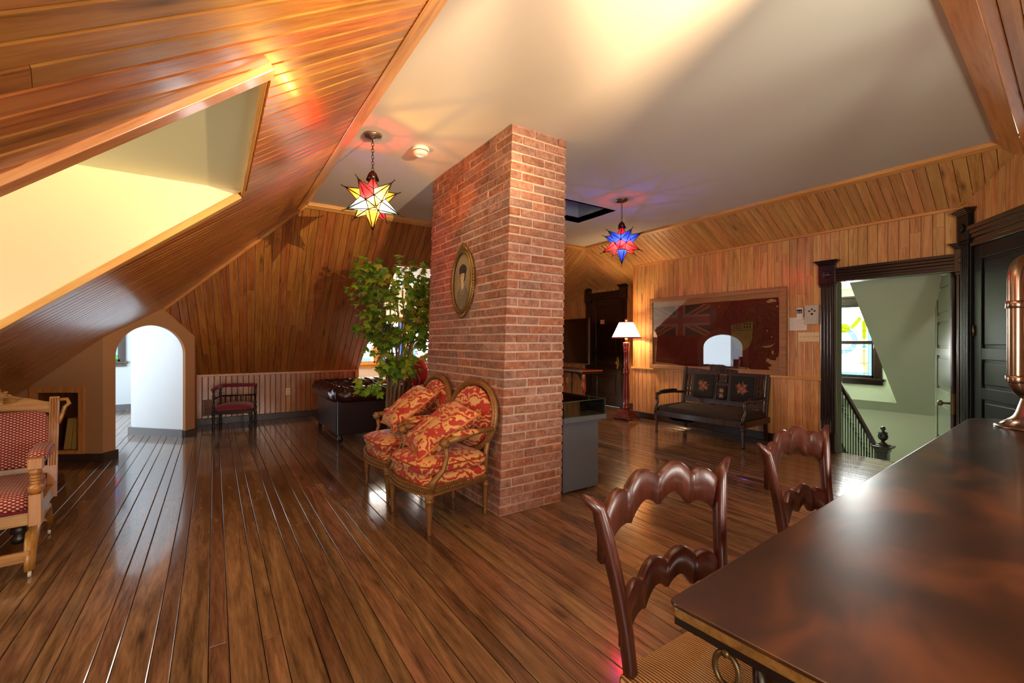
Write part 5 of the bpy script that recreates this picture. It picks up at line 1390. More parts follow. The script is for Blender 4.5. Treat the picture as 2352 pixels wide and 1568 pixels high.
# the low branch reaching out to the left
a = along(stems[1], 0.30); b = CR*(-0.27)+CD*(-0.10)+V((0, 0, 0.80)); twigs.tube([a, a.lerp(b, 0.5)+V((0, 0, 0.05)), b], [0.005, 0.004, 0.002], 6)
for q in range(40):
    f = rr.random(); leaves.append(b + CR*rr.uniform(-0.10, 0.16)+CD*rr.uniform(-0.06, 0.06)+V((0, 0, rr.uniform(-0.10, 0.06))))
obj('twigs', twigs, bark, tree)
cp = V((0, 0, 1.27)) - V((TX, TY, 0))
# leaves nearest the viewer become parts of their own; keep clear of the chimney
ok = []
for p in leaves:
    wx_, wy_ = p.x+TX, p.y+TY
    if wx_ > 1.66 and wy_ < 4.16: continue
    ok.append(p)
ok.sort(key=lambda p: (p-cp).length)
rest = MB()
for k, p in enumerate(ok):
    dirn = V((p.x, p.y, 0)) + V((rr.gauss(0, .25), rr.gauss(0, .25), 0)); dirn = (dirn.normalized() if dirn.length > 0.01 else V((1, 0, 0)))
    yv_ = (dirn*0.8 + V((0, 0, rr.uniform(-1.2, 0.35)))).normalized()
    nz = (V((0, 0, 1)) + dirn*0.5 - CD*0.55 + V((rr.gauss(0, .45), rr.gauss(0, .45), rr.gauss(0, .3)))).normalized()
    xv = yv_.cross(nz).normalized(); zv = xv.cross(yv_)
    M = frame(p, xv, yv_, zv); me, vs, fs = leaf_meshes[k % 3]
    if k < 296:
        o = bpy.data.objects.new('leaf', me); COL.objects.link(o); o.parent = tree; o.matrix_local = M; o.color = (rr.random(), 0, 0, 1)
    else: rest.add(vs, fs, 0, False, M)
o = obj('leaf_remainder', rest, lm, tree, color=(0.1, 0, 1, 1)); o['kind'] = 'stuff'

# tall brown jug behind the tree
jug = thing('floor_vase', 'tall glossy brown jug with a curved handle and pale base behind the tree trunks', 'vase', (1.93, 5.12, 0))
obj('body', MB().lathe([(0.055, 0.42), (0.085, 0.46), (0.092, 0.55), (0.085, 0.66), (0.06, 0.76), (0.042, 0.83), (0.045, 0.90), (0.055, 0.93), (0.045, 0.93), (0.035, 0.86), (0, 0.8)], 24), leather('brown_glaze', (84, 34, 20), (112, 50, 30), 0.2), jug, fix=True)
obj('handle', MB().tube([(0.05, -0.02, 0.90), (0.10, -0.035, 0.88), (0.13, -0.04, 0.80), (0.12, -0.04, 0.70), (0.085, -0.03, 0.62)], [0.011, 0.013, 0.014, 0.013, 0.010], 8), leather('brown_glaze2', (124, 70, 44), (150, 92, 60), 0.25), jug)
obj('base', MB().lathe([(0.10, 0), (0.10, 0.05), (0.085, 0.08), (0.075, 0.25), (0.080, 0.38), (0.085, 0.42), (0, 0.42)], 24), plain('pale_stone_base', (176, 150, 122), 0.6, noise=0.2), jug, fix=True)

# ================================================================== CORNER CHAIR
crim = plain('crimson_velvet', (128, 22, 40), 0.8, noise=0.1, sheen=0.3)
cc = thing('corner_chair', 'low dark wooden chair with crimson seat and padded rail by the pine wall', 'chair', (0.26, 7.72, 0), -0.2)
def turned(mb, x, y, z0, z1, r=0.02, n=12):
    h = z1-z0; pf = [(r*0.75, 0), (r*0.9, 0.04), (r*0.55, 0.08), (r, 0.14), (r*1.05, 0.22), (r*0.6, 0.30), (r*0.75, 0.34), (r*0.65, 0.5), (r, 0.66), (r*1.1, 0.74), (r*0.6, 0.80), (r*0.95, 0.86), (r*0.95, 1.0)]
    mb.lathe([(a, z0+h*b) for a, b in pf], n, (x, y, 0)); return mb
for x, y in ((-0.23, -0.22), (0.23, -0.22), (-0.23, 0.22), (0.23, 0.22)): obj('leg', turned(MB(), x, y, 0.0, 0.26, 0.022), black_w, cc)
obj('seat_frame', MB().box((-0.25, -0.245, 0.235), (0.25, 0.245, 0.285)), black_w, cc, bevel=0.008)
m = MB(); m.ell((0, 0, 0.29), (0.245, 0.24, 0.085), 0.5, n=32, m=12, e2=0.9); obj('seat_cushion', m, crim, cc)
for x, y in ((-0.23, -0.20), (-0.23, 0.22), (0.23, 0.22)): obj('post', turned(MB(), x, y, 0.28, 0.58, 0.018), black_w, cc)
rp_ = [(-0.235, -0.24, 0.585), (-0.235, 0.0, 0.595), (-0.225, 0.17, 0.60), (-0.16, 0.23, 0.605), (0.0, 0.24, 0.605), (0.25, 0.24, 0.60)]
m = MB(); m.tube(rp_, [0.018, 0.026, 0.028, 0.028, 0.028, 0.022], 12, flat=1.3); obj('padded_rail', m, crim, cc)
m = MB(); m.tube([(-0.23, 0.22, 0.45), (0.23, 0.22, 0.45)], 0.011, 8); m.tube([(-0.23, 0.22, 0.45), (-0.23, -0.2, 0.45)], 0.011, 8); obj('lower_rail', m, black_w, cc)
for k in range(6): obj('spindle', turned(MB(), -0.17+0.068*k, 0.22, 0.29, 0.45, 0.010, 8), black_w, cc)
m = MB(); m.tube([(0.23, 0.22, 0.45), (0.245, 0.12, 0.44), (0.25, 0.05, 0.38), (0.245, 0.0, 0.29)], [0.012, 0.014, 0.014, 0.012], 8); obj('side_scroll', m, black_w, cc)

# ================================================================== PLATFORM CHAIR at the left
oakg = wood('golden_oak', (116, 74, 28), (172, 118, 52), (194, 142, 72), 0.36, 'X', knots=0, var=0.04)
oakz = wood('golden_oak_upright', (116, 74, 28), (172, 118, 52), (194, 142, 72), 0.36, 'Z', knots=0, var=0.04)
def diamond():
    t = NT('red_diamond_cloth'); tc = t.n('TexCoord'); sx = t.n('SeparateXYZ'); t.l(tc.outputs['Object'], sx.inputs[0])
    k = PI/0.0145
    vv = t.math('MULTIPLY', t.math('ADD', sx.outputs[2], sx.outputs[1]), 1.5)
    a = t.math('SINE', t.math('MULTIPLY', t.math('ADD', sx.outputs[0], vv), k*0.5)); b = t.math('SINE', t.math('MULTIPLY', t.math('SUBTRACT', sx.outputs[0], vv), k*0.5))
    p = t.math('ABSOLUTE', t.math('MULTIPLY', a, b))
    c = t.ramp(p, [(0.40, (116, 18, 34)), (0.52, (160, 56, 54)), (0.68, (224, 170, 130))])
    return t.pbr(c, 0.75, normal=t.bump(p, 0.3, 0.002), sheen=0.1)
dia = diamond(); wine = plain('wine_braid', (112, 18, 44), 0.8)
rc = thing('platform_rocking_chair', 'carved golden oak rocking chair in red diamond cloth at the left edge', 'chair', (-1.128, 3.747, 0), 0.11)
hw = 0.285
Mbk = T(0, 0.30, 0.36) @ R(-0.20, 'X')
for sx in (-1, 1):
    m = MB(); m.box((sx*hw-0.022, -0.018, -0.10), (sx*hw+0.022, 0.022, 0.55), M=Mbk)
    for q in (-0.012, 0.0, 0.012): m.tube([tuple(Mbk @ V((sx*hw+q, -0.018, 0.10))), tuple(Mbk @ V((sx*hw+q, -0.018, 0.54)))], 0.004, 6)
    obj('back_post', m, oakz, rc)
    m = MB(); m.tube([tuple(Mbk @ V(p)) for p in ((sx*(hw+0.02), 0, 0.37), (sx*(hw+0.035), 0, 0.42), (sx*(hw+0.05), 0, 0.48), (sx*(hw+0.07), 0, 0.50), (sx*(hw+0.06), 0, 0.53), (sx*(hw+0.02), 0, 0.53))], 0.012, 8); obj('carved_ear', m, oakg, rc)
# crest rail with shield carving
m = MB(); pts = []
n = 28
for k in range(n+1):
    u = -1+2*k/n; pts.append((u*(hw-0.02), -0.016, 0.555+0.03*math.cos(PI*u)+0.028*math.exp(-(u/0.35)**2)+0.006*math.cos(9*u)))
low = [(u*(hw-0.02), -0.016, 0.445+0.028*(1-u*u)) for u in [1-2*k/n for k in range(n+1)]]
m.prism([Mbk @ V(p) for p in pts+low], tuple((Mbk.to_3x3() @ V((0, 0.034, 0))))); obj('crest_rail', m, oakg, rc, bevel=0.004, fix=True)
m = MB(); m.prism([Mbk @ V(p) for p in ((-0.045, -0.017, 0.60), (0.045, -0.017, 0.60), (0.04, -0.017, 0.55), (0, -0.017, 0.515), (-0.04, -0.017, 0.55))], tuple(Mbk.to_3x3() @ V((0, -0.010, 0))))
for k in range(9):
    a = math.radians(-10+25*k)
    if 60 < 25*k-10 < 120: pass
    m.ell(tuple(Mbk @ V((0.068*math.cos(a)*1.25, -0.020, 0.558+0.055*math.sin(a)))), (0.014, 0.007, 0.009), n=8, m=6)
for sx in (-1, 1):
    for q in range(3): m.tube([tuple(Mbk @ V(p)) for p in ((sx*0.06, -0.02, 0.55-0.014*q), (sx*0.10, -0.022, 0.545-0.010*q), (sx*(0.145-0.012*q), -0.018, 0.548-0.006*q))], [0.007, 0.006, 0.002], 6)
obj('carving', m, oakg, rc, fix=True)
m = MB(); m.box((-hw+0.02, -0.012, 0.055), (hw-0.02, 0.02, 0.105), M=Mbk); obj('back_lower_rail', m, oakg, rc)
m = MB(); m.ell((0, -0.012, 0.285), (hw-0.022, 0.045, 0.178), 0.18, n=40, m=16, e2=0.25, M=Mbk); obj('back_pad', m, dia, rc)
m = MB(); m.tube([tuple(Mbk @ V(p)) for p in ((-hw+0.03, -0.035, 0.115), (hw-0.03, -0.035, 0.115))], 0.010, 6); obj('braid', m, wine, rc)
m = MB(); m.ell((0, -0.02, 0.385), (hw-0.012, 0.30, 0.075), 0.22, n=44, m=12, e2=0.5); obj('seat_pad', m, dia, rc)
m = MB(); m.box((-hw-0.01, -0.325, 0.275), (hw+0.01, -0.295, 0.345)); m.box((-hw-0.01, -0.30, 0.275), (-hw+0.02, 0.30, 0.345)); m.box((hw-0.02, -0.30, 0.275), (hw+0.01, 0.30, 0.345)); obj('seat_frame', m, oakg, rc, bevel=0.004)
m = MB(); m.tube([(-hw+0.02, -0.325, 0.352), (hw-0.02, -0.325, 0.352)], 0.008, 6); obj('braid', m, wine, rc)
for sx in (-1, 1):
    m = MB(); m.box((sx*hw-0.026, -0.345, 0.27), (sx*hw+0.026, -0.285, 0.44)); m.box((sx*hw-0.03, -0.345, 0.575), (sx*hw+0.03, -0.285, 0.635)); 
    m.lathe([(0.018, 0.44), (0.030, 0.455), (0.032, 0.475), (0.020, 0.492), (0.026, 0.50), (0.018, 0.508), (0.026, 0.516), (0.018, 0.524), (0.026, 0.532), (0.018, 0.54), (0.028, 0.558), (0.022, 0.575), (0.028, 0.585)], 16, (sx*hw, -0.315, 0)); obj('arm_post', m, oakz, rc, bevel=0.004)
    m = MB(); m.box((sx*hw-0.02, -0.29, 0.585), (sx*hw+0.02, 0.26, 0.605)); obj('arm_rail', m, oakg, rc)
    m = MB(); m.ell((sx*hw, -0.10, 0.632), (0.045, 0.165, 0.040), 0.5, n=20, m=10, e2=0.8); obj('arm_pad', m, dia, rc)
    # platform foot: curved runner
    m = MB(); m.tube([(sx*(hw-0.02), -0.34, 0.035), (sx*(hw-0.02), -0.335, 0.09), (sx*(hw-0.02), -0.30, 0.17), (sx*(hw-0.02), -0.20, 0.245), (sx*(hw-0.02), -0.02, 0.27), (sx*(hw-0.02), 0.2, 0.24), (sx*(hw-0.02), 0.32, 0.12), (sx*(hw-0.02), 0.36, 0.035)], [0.026, 0.028, 0.032, 0.034, 0.036, 0.034, 0.028, 0.024], 8, flat=0.55); obj('runner', m, oakz, rc)
    for y in (-0.34, 0.36): obj('castor', MB().lathe([(0.0, -0.008), (0.017, -0.006), (0.017, 0.006), (0, 0.008)], 14, (sx*(hw-0.02), y, 0.017), 'X'), plain('ivory_castor', (220, 210, 190), 0.4), rc)
m = MB(); m.box((-hw+0.02, -0.345, 0.085), (hw-0.02, -0.32, 0.14)); obj('stretcher', m, oakg, rc, bevel=0.003)
m = MB(); m.box((-hw+0.02, 0.31, 0.10), (hw-0.02, 0.335, 0.15)); obj('stretcher', m, oakg, rc, bevel=0.003)
m = MB(); m.lathe([(0.03, 0.17), (0.035, 0.20), (0.022, 0.215), (0.035, 0.23), (0.03, 0.27)], 14, (hw-0.07, -0.25, 0)); obj('rocker_spring', m, black_w, rc)

# ================================================================== SETTEE below the flag
nv = plain('dark_brown_plush', (44, 33, 24), 0.85, noise=0.15); navy = plain('near_black_tapestry', (22, 20, 20), 0.85, noise=0.15)
st_ = thing('carved_settee', 'dark carved wooden settee with black floral tapestry panels below the framed flag', 'settee', (5.50, 3.44, 0), -math.radians(87.5))
hw = 0.60
fy, by = -0.33, 0.25       # front and back leg lines
for sx in (-1, 1):
    m = MB(); m.lathe([(0.016, 0), (0.020, 0.015), (0.014, 0.03), (0.019, 0.05), (0.014, 0.06), (0.020, 0.14), (0.024, 0.18), (0.018, 0.20), (0.026, 0.215), (0.026, 0.24)], 14, (sx*hw, fy, 0)); obj('leg', m, settee_w, st_)
    m = MB(); m.prism([(sx*(hw-0.03)-0.022, by+0.02, 0.30), (sx*(hw-0.03)+0.022, by+0.02, 0.30), (sx*(hw-0.03)+0.018, by+0.06, 0), (sx*(hw-0.03)-0.018, by+0.06, 0)], (0, 0.04, 0)); obj('leg', m, settee_w, st_, fix=True)
m = MB(); m.box((-hw-0.025, fy-0.03, 0.24), (hw+0.025, fy+0.02, 0.315)); m.box((-hw-0.025, fy, 0.24), (-hw+0.02, by+0.06, 0.315)); m.box((hw-0.02, fy, 0.24), (hw+0.025, by+0.06, 0.315)); m.box((-hw, by+0.01, 0.24), (hw, by+0.06, 0.315)); obj('seat_frame', m, settee_w, st_, bevel=0.006)
m = MB()
for k in range(90): m.ell((-hw+2*hw*k/89, fy-0.032, 0.312), (0.0045, 0.003, 0.0045), n=6, m=4)
obj('nail_heads', m, brass, st_)
m = MB(); m.ell((0, -0.045, 0.335), (hw+0.01, 0.31, 0.075), 0.2, n=44, m=12, e2=0.55); sc_ = obj('seat_cushion', m, nv, st_)
rr = random.Random(9)
def flower(parent, cx, cz, s_, M, cols, kind='floral_motif', seed=1):
    """flat tapestry motif of petals, drawn in the local x-z plane of M at y=0"""
    r2 = random.Random(seed); mb = MB()
    def petal(x, z, a, ln, wd, m_, y):
        d = V((math.cos(a), math.sin(a))); n = V((-d.y, d.x)); p = V((x, z))
        pts = [p, p+d*ln*0.3+n*wd*0.5, p+d*ln*0.7+n*wd*0.4, p+d*ln, p+d*ln*0.7-n*wd*0.4, p+d*ln*0.3-n*wd*0.5]
        mb.prism([(q.x, y, q.y) for q in pts], (0, 0.0008, 0), m_)
    for k in range(20):
        a = 2*PI*k/20+r2.uniform(-.2, .2); petal(cx+0.25*s_*math.cos(a), cz+0.25*s_*math.sin(a), a, s_*r2.uniform(0.35, 0.75), s_*0.09, r2.choice([2, 2, 3]), -0.0015)
    for (ox, oz, rr_) in ((0, 0, 0.32), (-0.26, 0.22, 0.24), (0.28, -0.20, 0.24), (0.22, 0.26, 0.18), (-0.22, -0.25, 0.2)):
        for ring_ in (1.0, 0.6):
            for k in range(8):
                a = 2*PI*k/8+r2.uniform(-.15, .15)+ring_; petal(cx+ox*1.5*s_, cz+oz*1.5*s_, a, s_*rr_*1.0*ring_, s_*rr_*0.42*ring_, 0 if ring_ == 1.0 else 1, -0.0025-0.0008*(ring_ < 1))
    return obj(kind, mb, cols, parent, M=M, fix=True)
fcols = [plain('tapestry_rose', (188, 112, 88), 0.8), plain('tapestry_pink', (176, 70, 60), 0.8), plain('tapestry_leaf', (150, 118, 78), 0.8), plain('tapestry_leaf2', (112, 92, 56), 0.8)]
fcols2 = [plain('tapestry_cream', (190, 166, 116), 0.8), plain('tapestry_ochre', (150, 118, 70), 0.8)] + fcols[2:]
# leaning back
Mb = T(0, by+0.02, 0.31) @ R(-0.17, 'X')
def bxm(a, b): return MB().box(a, b, M=Mb)
for sx in (-1, 1):
    obj('back_post', MB().box((sx*(hw-0.02)-0.024, -0.02, -0.02), (sx*(hw-0.02)+0.024, 0.025, 0.60), M=Mb), settee_w, st_, bevel=0.008)
for sx in (-1, 1):
    m = MB(); m.prism([Mb @ V(p) for p in ((sx*0.18, -0.012, 0.50), (sx*(hw-0.03), -0.012, 0.50), (sx*(hw-0.03), -0.012, 0.575), (sx*0.40, -0.012, 0.585), (sx*0.30, -0.012, 0.60), (sx*0.18, -0.012, 0.595))], tuple(Mb.to_3x3() @ V((0, 0.028, 0))))
    obj('top_rail', m, settee_w, st_, fix=True, bevel=0.004)
m = MB(); m.box((-0.20, -0.022, 0.515), (0.20, 0.02, 0.625), M=Mb)
for cx in (-0.11, -0.035, 0.04, 0.115):
    for a in (0.7, 2.3, 3.9, 5.5): m.tube([tuple(Mb @ V((cx, -0.026, 0.565))), tuple(Mb @ V((cx+0.032*math.cos(a), -0.028, 0.565+0.032*math.sin(a))))], [0.007, 0.003], 6)
obj('carved_crest', m, settee_w, st_)
m = MB()
for sx in (-1, 1):
    m.tube([tuple(Mb @ V((sx*(0.33+0.035*math.cos(a)), 0, 0.61+0.022*math.sin(a)))) for a in [PI*1.6*k/10-0.5 for k in range(11)]], 0.012, 8)
obj('crest_scroll', m, settee_w, st_)
obj('lower_rail', bxm((-hw+0.02, -0.012, 0.09), (hw-0.02, 0.018, 0.15)), settee_w, st_, bevel=0.004)
for sx in (-1, 1):
    # upholstered side panel with nailed border
    x0, x1 = (0.12, 0.42) if sx > 0 else (-0.42, -0.12)
    f = MB()
    for a, b in (((x0-0.018, -0.018, 0.14), (x0, 0.018, 0.515)), ((x1, -0.018, 0.14), (x1+0.018, 0.018, 0.515)), ((x0, -0.018, 0.14), (x1, 0.018, 0.16)), ((x0, -0.018, 0.495), (x1, 0.018, 0.515))): f.box(a, b, M=Mb)
    obj('panel_frame', f, settee_w, st_)
    p = obj('tapestry_panel', MB().ell(((x0+x1)/2, -0.004, 0.328), ((x1-x0)/2+0.002, 0.026, 0.17), 0.12, n=40, m=10, e2=0.2, M=Mb), navy, st_)
    flower(p, (x0+x1)/2, 0.335, 0.105, Mb @ T(0, -0.0305, 0), fcols, seed=3+sx)
    # pierced splat next to the post
    sl = MB(); c0 = sx*0.505
    for q in (-1, 1): sl.box((c0+q*0.05-0.012, -0.01, 0.14), (c0+q*0.05+0.012, 0.012, 0.51), M=Mb)
    sl.box((c0-0.01, -0.01, 0.14), (c0+0.01, 0.012, 0.51), M=Mb)
    for z in (0.15, 0.23, 0.30, 0.48): sl.box((c0-0.05, -0.010, z), (c0+0.05, 0.011, z+0.028), M=Mb)
    obj('pierced_splat', sl, settee_w, st_)
m = MB(); m.box((-0.10, -0.012, 0.14), (-0.075, 0.016, 0.52), M=Mb); m.box((0.075, -0.012, 0.14), (0.10, 0.016, 0.52), M=Mb); m.box((-0.075, -0.012, 0.36), (0.075, 0.016, 0.385), M=Mb); m.box((-0.075, -0.012, 0.14), (0.075, 0.016, 0.16), M=Mb)
for k in range(4): m.ell((-0.045+0.03*k, -0.006, 0.41+0.012*(k % 2)), (0.016, 0.016, 0.03), n=8, m=6, M=Mb)
m.box((-0.055, -0.008, 0.43), (0.055, 0.010, 0.50), M=Mb)
obj('centre_splat', m, settee_w, st_)
p = obj('centre_panel', MB().ell((0, -0.004, 0.255), (0.068, 0.024, 0.10), 0.5, n=24, m=10, e2=0.6, M=Mb), navy, st_)
flower(p, 0, 0.285, 0.045, Mb @ T(0, -0.030, 0), fcols2, seed=8); flower(p, 0, 0.215, 0.045, Mb @ T(0, -0.030, 0), fcols2, seed=12)
for sx in (-1, 1):
    a0 = Mb @ V((sx*(hw-0.02), 0, 0.22))
    m = MB(); m.tube([a0, V((sx*(hw+0.01), by-0.18, 0.545)), V((sx*(hw+0.015), fy+0.12, 0.548)), V((sx*(hw+0.01), fy+0.03, 0.535))], [0.018, 0.02, 0.022, 0.026], 10); obj('armrest', m, settee_w, st_)
    m = MB(); m.ell((sx*(hw+0.01), -0.03, 0.568), (0.030, 0.20, 0.022), 0.5, n=20, m=8, e2=0.8); obj('arm_pad', m, navy, st_)
    m = MB(); m.tube([(sx*(hw+0.01), fy+0.03, 0.545), (sx*(hw+0.01), fy+0.02, 0.49), (sx*(hw+0.01), fy+0.04, 0.42), (sx*(hw+0.005), fy-0.005, 0.36), (sx*(hw), fy-0.01, 0.28)], [0.026, 0.024, 0.018, 0.022, 0.030], 10); obj('arm_support', m, settee_w, st_)
# torn dust lining hanging below
m = MB()
def sag(u, v): 
    x = -0.52+0.42*u; y = -0.22+0.38*v
    return (x, y, 0.238-0.10*math.sin(PI*min(1, u*1.15))*(0.6+0.4*math.sin(PI*v))-0.01*math.sin(9*u+4*v))
m.grid(sag, 14, 9); lin_ = obj('torn_lining', m, plain('black_lining', (14, 13, 14), 0.9), st_); lin_['label'] = 'torn black lining sagging under the seat'
m = MB(); m.grid(lambda u, v: (-0.08+0.5*u, -0.15+0.3*v, 0.236-0.035*math.sin(PI*u)), 10, 5); obj('webbing', m, plain('brown_webbing', (70, 50, 36), 0.9), st_)

# ================================================================== DISPLAY CASE right of the chimney
felt = plain('grey_flecked_laminate', (92, 96, 104), 0.7, noise=0.35, scale=90)
dc = thing('display_case', 'grey low display case with glass top right of the brick chimney', 'display case', (2.385, 2.795, 0), 0)
obj('base', MB().box((0, 0, 0.02), (0.40, 1.05, 0.62)), felt, dc, bevel=0.002)
obj('top_board', MB().box((-0.03, -0.045, 0.60), (0.455, 1.10, 0.64)), felt, dc, bevel=0.002)
for x, y in ((0.06, 0.06), (0.34, 0.06), (0.06, 0.99), (0.34, 0.99)): obj('caster', MB().ell((x, y, 0.012), (0.012, 0.012, 0.012), n=8, m=6), whp, dc)
cg = clear('case_glass', (248, 252, 248), 0.04)
x0, x1, y0, y1, za, zb_ = -0.02, 0.445, -0.04, 1.09, 0.64, 0.77
for a, b in (((x0, y0, za), (x1, y0+0.006, zb_)), ((x0, y1-0.006, za), (x1, y1, zb_)), ((x0, y0, za), (x0+0.006, y1, zb_)), ((x1-0.006, y0, za), (x1, y1, zb_)), ((x0-0.005, y0-0.005, zb_), (x1+0.005, y1, zb_+0.006))):
    obj('glass_pane', MB().box(a, b), cg, dc)
eg = plain('green_glass_edge', (70, 84, 66), 0.2)
m = MB()
for p in ((x0, y0), (x1, y0), (x0, y1), (x1, y1)): m.tube([(p[0], p[1], za), (p[0], p[1], zb_)], 0.0035, 6)
for p, q in (((x0, y0), (x1, y0)), ((x1, y0), (x1, y1)), ((x0, y0), (x0, y1)), ((x0, y1), (x1, y1))):
    m.tube([(p[0], p[1], zb_+0.003), (q[0], q[1], zb_+0.003)], 0.004, 6); m.tube([(p[0], p[1], za+0.002), (q[0], q[1], za+0.002)], 0.0035, 6)
obj('glass_edges', m, eg, dc)
obj('lining', MB().box((0.0, -0.02, 0.641), (0.43, 1.07, 0.646)), plain('olive_cloth', (120, 104, 66), 0.8), dc)
def in_case(name, label, cat, loc, rz): return thing(name, label, cat, (2.385+loc[0], 2.795+loc[1], 0.646), rz, 'papers and finds in the display case')
o = in_case('open_book', 'old brown open book lying in the glass display case', 'book', (0.17, 0.30, 0), 0.4)
for sx in (-1, 1): obj('page_block', MB().grid(lambda u, v: (sx*0.13*u, -0.09+0.18*v, 0.022+0.012*math.sin(PI*min(1, u*1.1))*(1-u*0.4)-0.012*u), 10, 3), plain('brown_page', (150, 122, 84), 0.7), o)
obj('cover', MB().box((-0.135, -0.095, 0), (0.135, 0.095, 0.008)), plain('brown_cover', (78, 50, 30), 0.6), o)
o = in_case('paper_sheet', 'tan paper sheet with dark print behind the book in the display case', 'paper', (0.20, 0.68, 0), -0.3); obj('sheet', MB().box((-0.12, -0.16, 0), (0.12, 0.16, 0.002)), plain('tan_sheet', (176, 148, 108), 0.7), o)
lq = MB()
for k in range(9): lq.box((-0.10, -0.13+0.03*k, 0.002), (0.09-0.02*(k % 3), -0.124+0.03*k, 0.0026))
obj('print_lines', lq, plain('brown_ink', (70, 50, 34), 0.7), o)
o = in_case('glass_slide', 'small clear glass slide lying near the front of the display case', 'glass', (0.36, 0.14, 0), 0.9); obj('slide', MB().box((-0.04, -0.025, 0), (0.04, 0.025, 0.01)), clear('slide_glass', (220, 235, 240), 0.2), o, bevel=0.002)
o = in_case('dark_stone', 'dark brown oval stone lying in the display case', 'stone', (0.33, 0.42, 0), 0.2); obj('stone', MB().ell((0, 0, 0.022), (0.06, 0.035, 0.024), 0.8, n=14, m=8), plain('dark_stone_m', (58, 44, 34), 0.6, noise=0.3, scale=30), o)

# ================================================================== TELEVISION AND ITS TABLE
mah = wood('mahogany_table', (70, 28, 14), (124, 58, 28), (150, 78, 40), 0.3, 'Y', knots=0, var=0.04)
tt = thing('television_table', 'dark wooden side table with turned legs under the television', 'table', (5.50, 5.90, 0), -0.10)
obj('table_top', MB().box((0, 0, 0.72), (0.46, 1.45, 0.745)), mah, tt, bevel=0.005)
fl2 = MB()
for k in range(72): fl2.box((-0.004, 0.01+0.02*k, 0.712), (0.004, 0.022+0.02*k, 0.748))
obj('fluted_edge', fl2, plain('pale_fluted_edge', (140, 140, 142), 0.35, 0.3), tt)
obj('apron', MB().box((0.02, 0.02, 0.68), (0.44, 1.43, 0.72)), dark_wx, tt)
m = MB(); m.prism([(0.03, 0.10, 0.69), (0.03, 0.30, 0.69), (0.03, 0.20, 0.66), (0.03, 0.14, 0.60), (0.03, 0.10, 0.56)], (0.02, 0, 0)); obj('bracket', m, dark_w, tt, fix=True)
m = MB(); m.lathe([(0.022, 0.0), (0.035, 0.03), (0.02, 0.08), (0.028, 0.14), (0.02, 0.18), (0.030, 0.21), (0.018, 0.25), (0.020, 0.30), (0.045, 0.36), (0.052, 0.44), (0.045, 0.50), (0.024, 0.54), (0.038, 0.57), (0.036, 0.70)], 16, (0.06, 0.07, 0)); obj('leg', m, mah, tt)
for y in (0.42, 0.80, 1.35): obj('leg', turned(MB(), 0.06, y, 0.0, 0.69, 0.018), black_w, tt)
for y in (0.10, 1.35): obj('leg', turned(MB(), 0.40, y, 0.0, 0.69, 0.020), black_w, tt)
scr = NT('black_gloss_screen'); scr.pbr((6, 6, 8), 0.06, spec=0.9, coat=1.0, coat_rough=0.03)
tv = thing('television', 'large flat black television standing on the side table', 'television', (5.80, 6.72, 0.745), -0.10)
obj('housing', MB().box((0, -0.73, 0.10), (0.035, 0.73, 0.96)), blk, tv, bevel=0.004)
obj('screen', MB().box((-0.003, -0.72, 0.115), (0.001, 0.72, 0.95)), scr.m, tv)
m = MB(); m.box((-0.006, -0.733, 0.095), (0.0, 0.733, 0.112)); m.box((-0.006, -0.733, 0.10), (0.03, -0.727, 0.96)); obj('silver_trim', m, nickel, tv)
for y in (-0.55, 0.55): obj('stand_foot', MB().tube([(0.015, y, 0.10), (-0.13, y, 0.008)], 0.007, 6).tube([(0.015, y, 0.10), (0.15, y, 0.008)], 0.007, 6), blk, tv)

# ================================================================== LONG TABLE, CHAIRS, TUBA
def table_wood():
    t = NT('polished_mahogany_top'); tc = t.n('TexCoord')
    n0 = t.n('TexNoise'); n0.inputs['Scale'].default_value = 1.1; n0.inputs['Detail'].default_value = 2; t.l(tc.outputs['Object'], n0.inputs['Vector'])
    wv = t.n('VectorMath', operation='MULTIPLY_ADD'); t.l(n0.outputs['Color'], wv.inputs[0]); wv.inputs[1].default_value = (0.7, 0.7, 0.7); t.l(tc.outputs['Object'], wv.inputs[2])
    w_ = t.noise(t.mapping(wv.outputs[0], (1.0, 4, 4)), 2.0, 3, 0.5, 0.3)
    big = t.noise(wv.outputs[0], 2.4, 2)
    f = t.math('ADD', t.math('MULTIPLY', w_, 0.5), t.math('MULTIPLY', big, 0.5))
    c = t.ramp(f, [(0.36, (26, 14, 8)), (0.50, (52, 28, 14)), (0.66, (100, 58, 27))])
    return t.pbr(c, 0.3, coat=0.3, coat_rough=0.14)
tw = table_wood()
edge_w = wood('worn_golden_edge', (92, 66, 26), (142, 108, 52), (168, 132, 70), 0.35, 'X', knots=0, var=0.02)
tab = thing('long_table', 'long polished dark wooden table filling the lower right corner', 'table', (0.757, 0.567, 0), math.radians(3.3))
Lt, Wt = 3.62, 0.95
def rrect(g, r=0.05, r2=0.16, n=6):
    pts = []
    for (cx, cy, a0, q) in ((g+r, -g-r, 90, r), (Lt-g-r2, -g-r2, 0, r2), (Lt-g-r, -Wt+g+r, -90, r), (g+r, -Wt+g+r, 180, r)):
        for k in range(n+1):
            a = math.radians(a0 + 90 - 90*k/n); pts.append((cx+q*math.cos(a), cy+q*math.sin(a)))
    return pts
m = MB(); m.prism([(p[0], p[1], 0.742) for p in rrect(0.0, 0.02)], (0, 0, 0.008)); obj('table_top', m, tw, tab, fix=True, bevel=0.003)
m = MB(); m.prism([(p[0], p[1], 0.722) for p in rrect(0.002, 0.02)], (0, 0, 0.020)); obj('table_edge', m, edge_w, tab, fix=True, bevel=0.004)
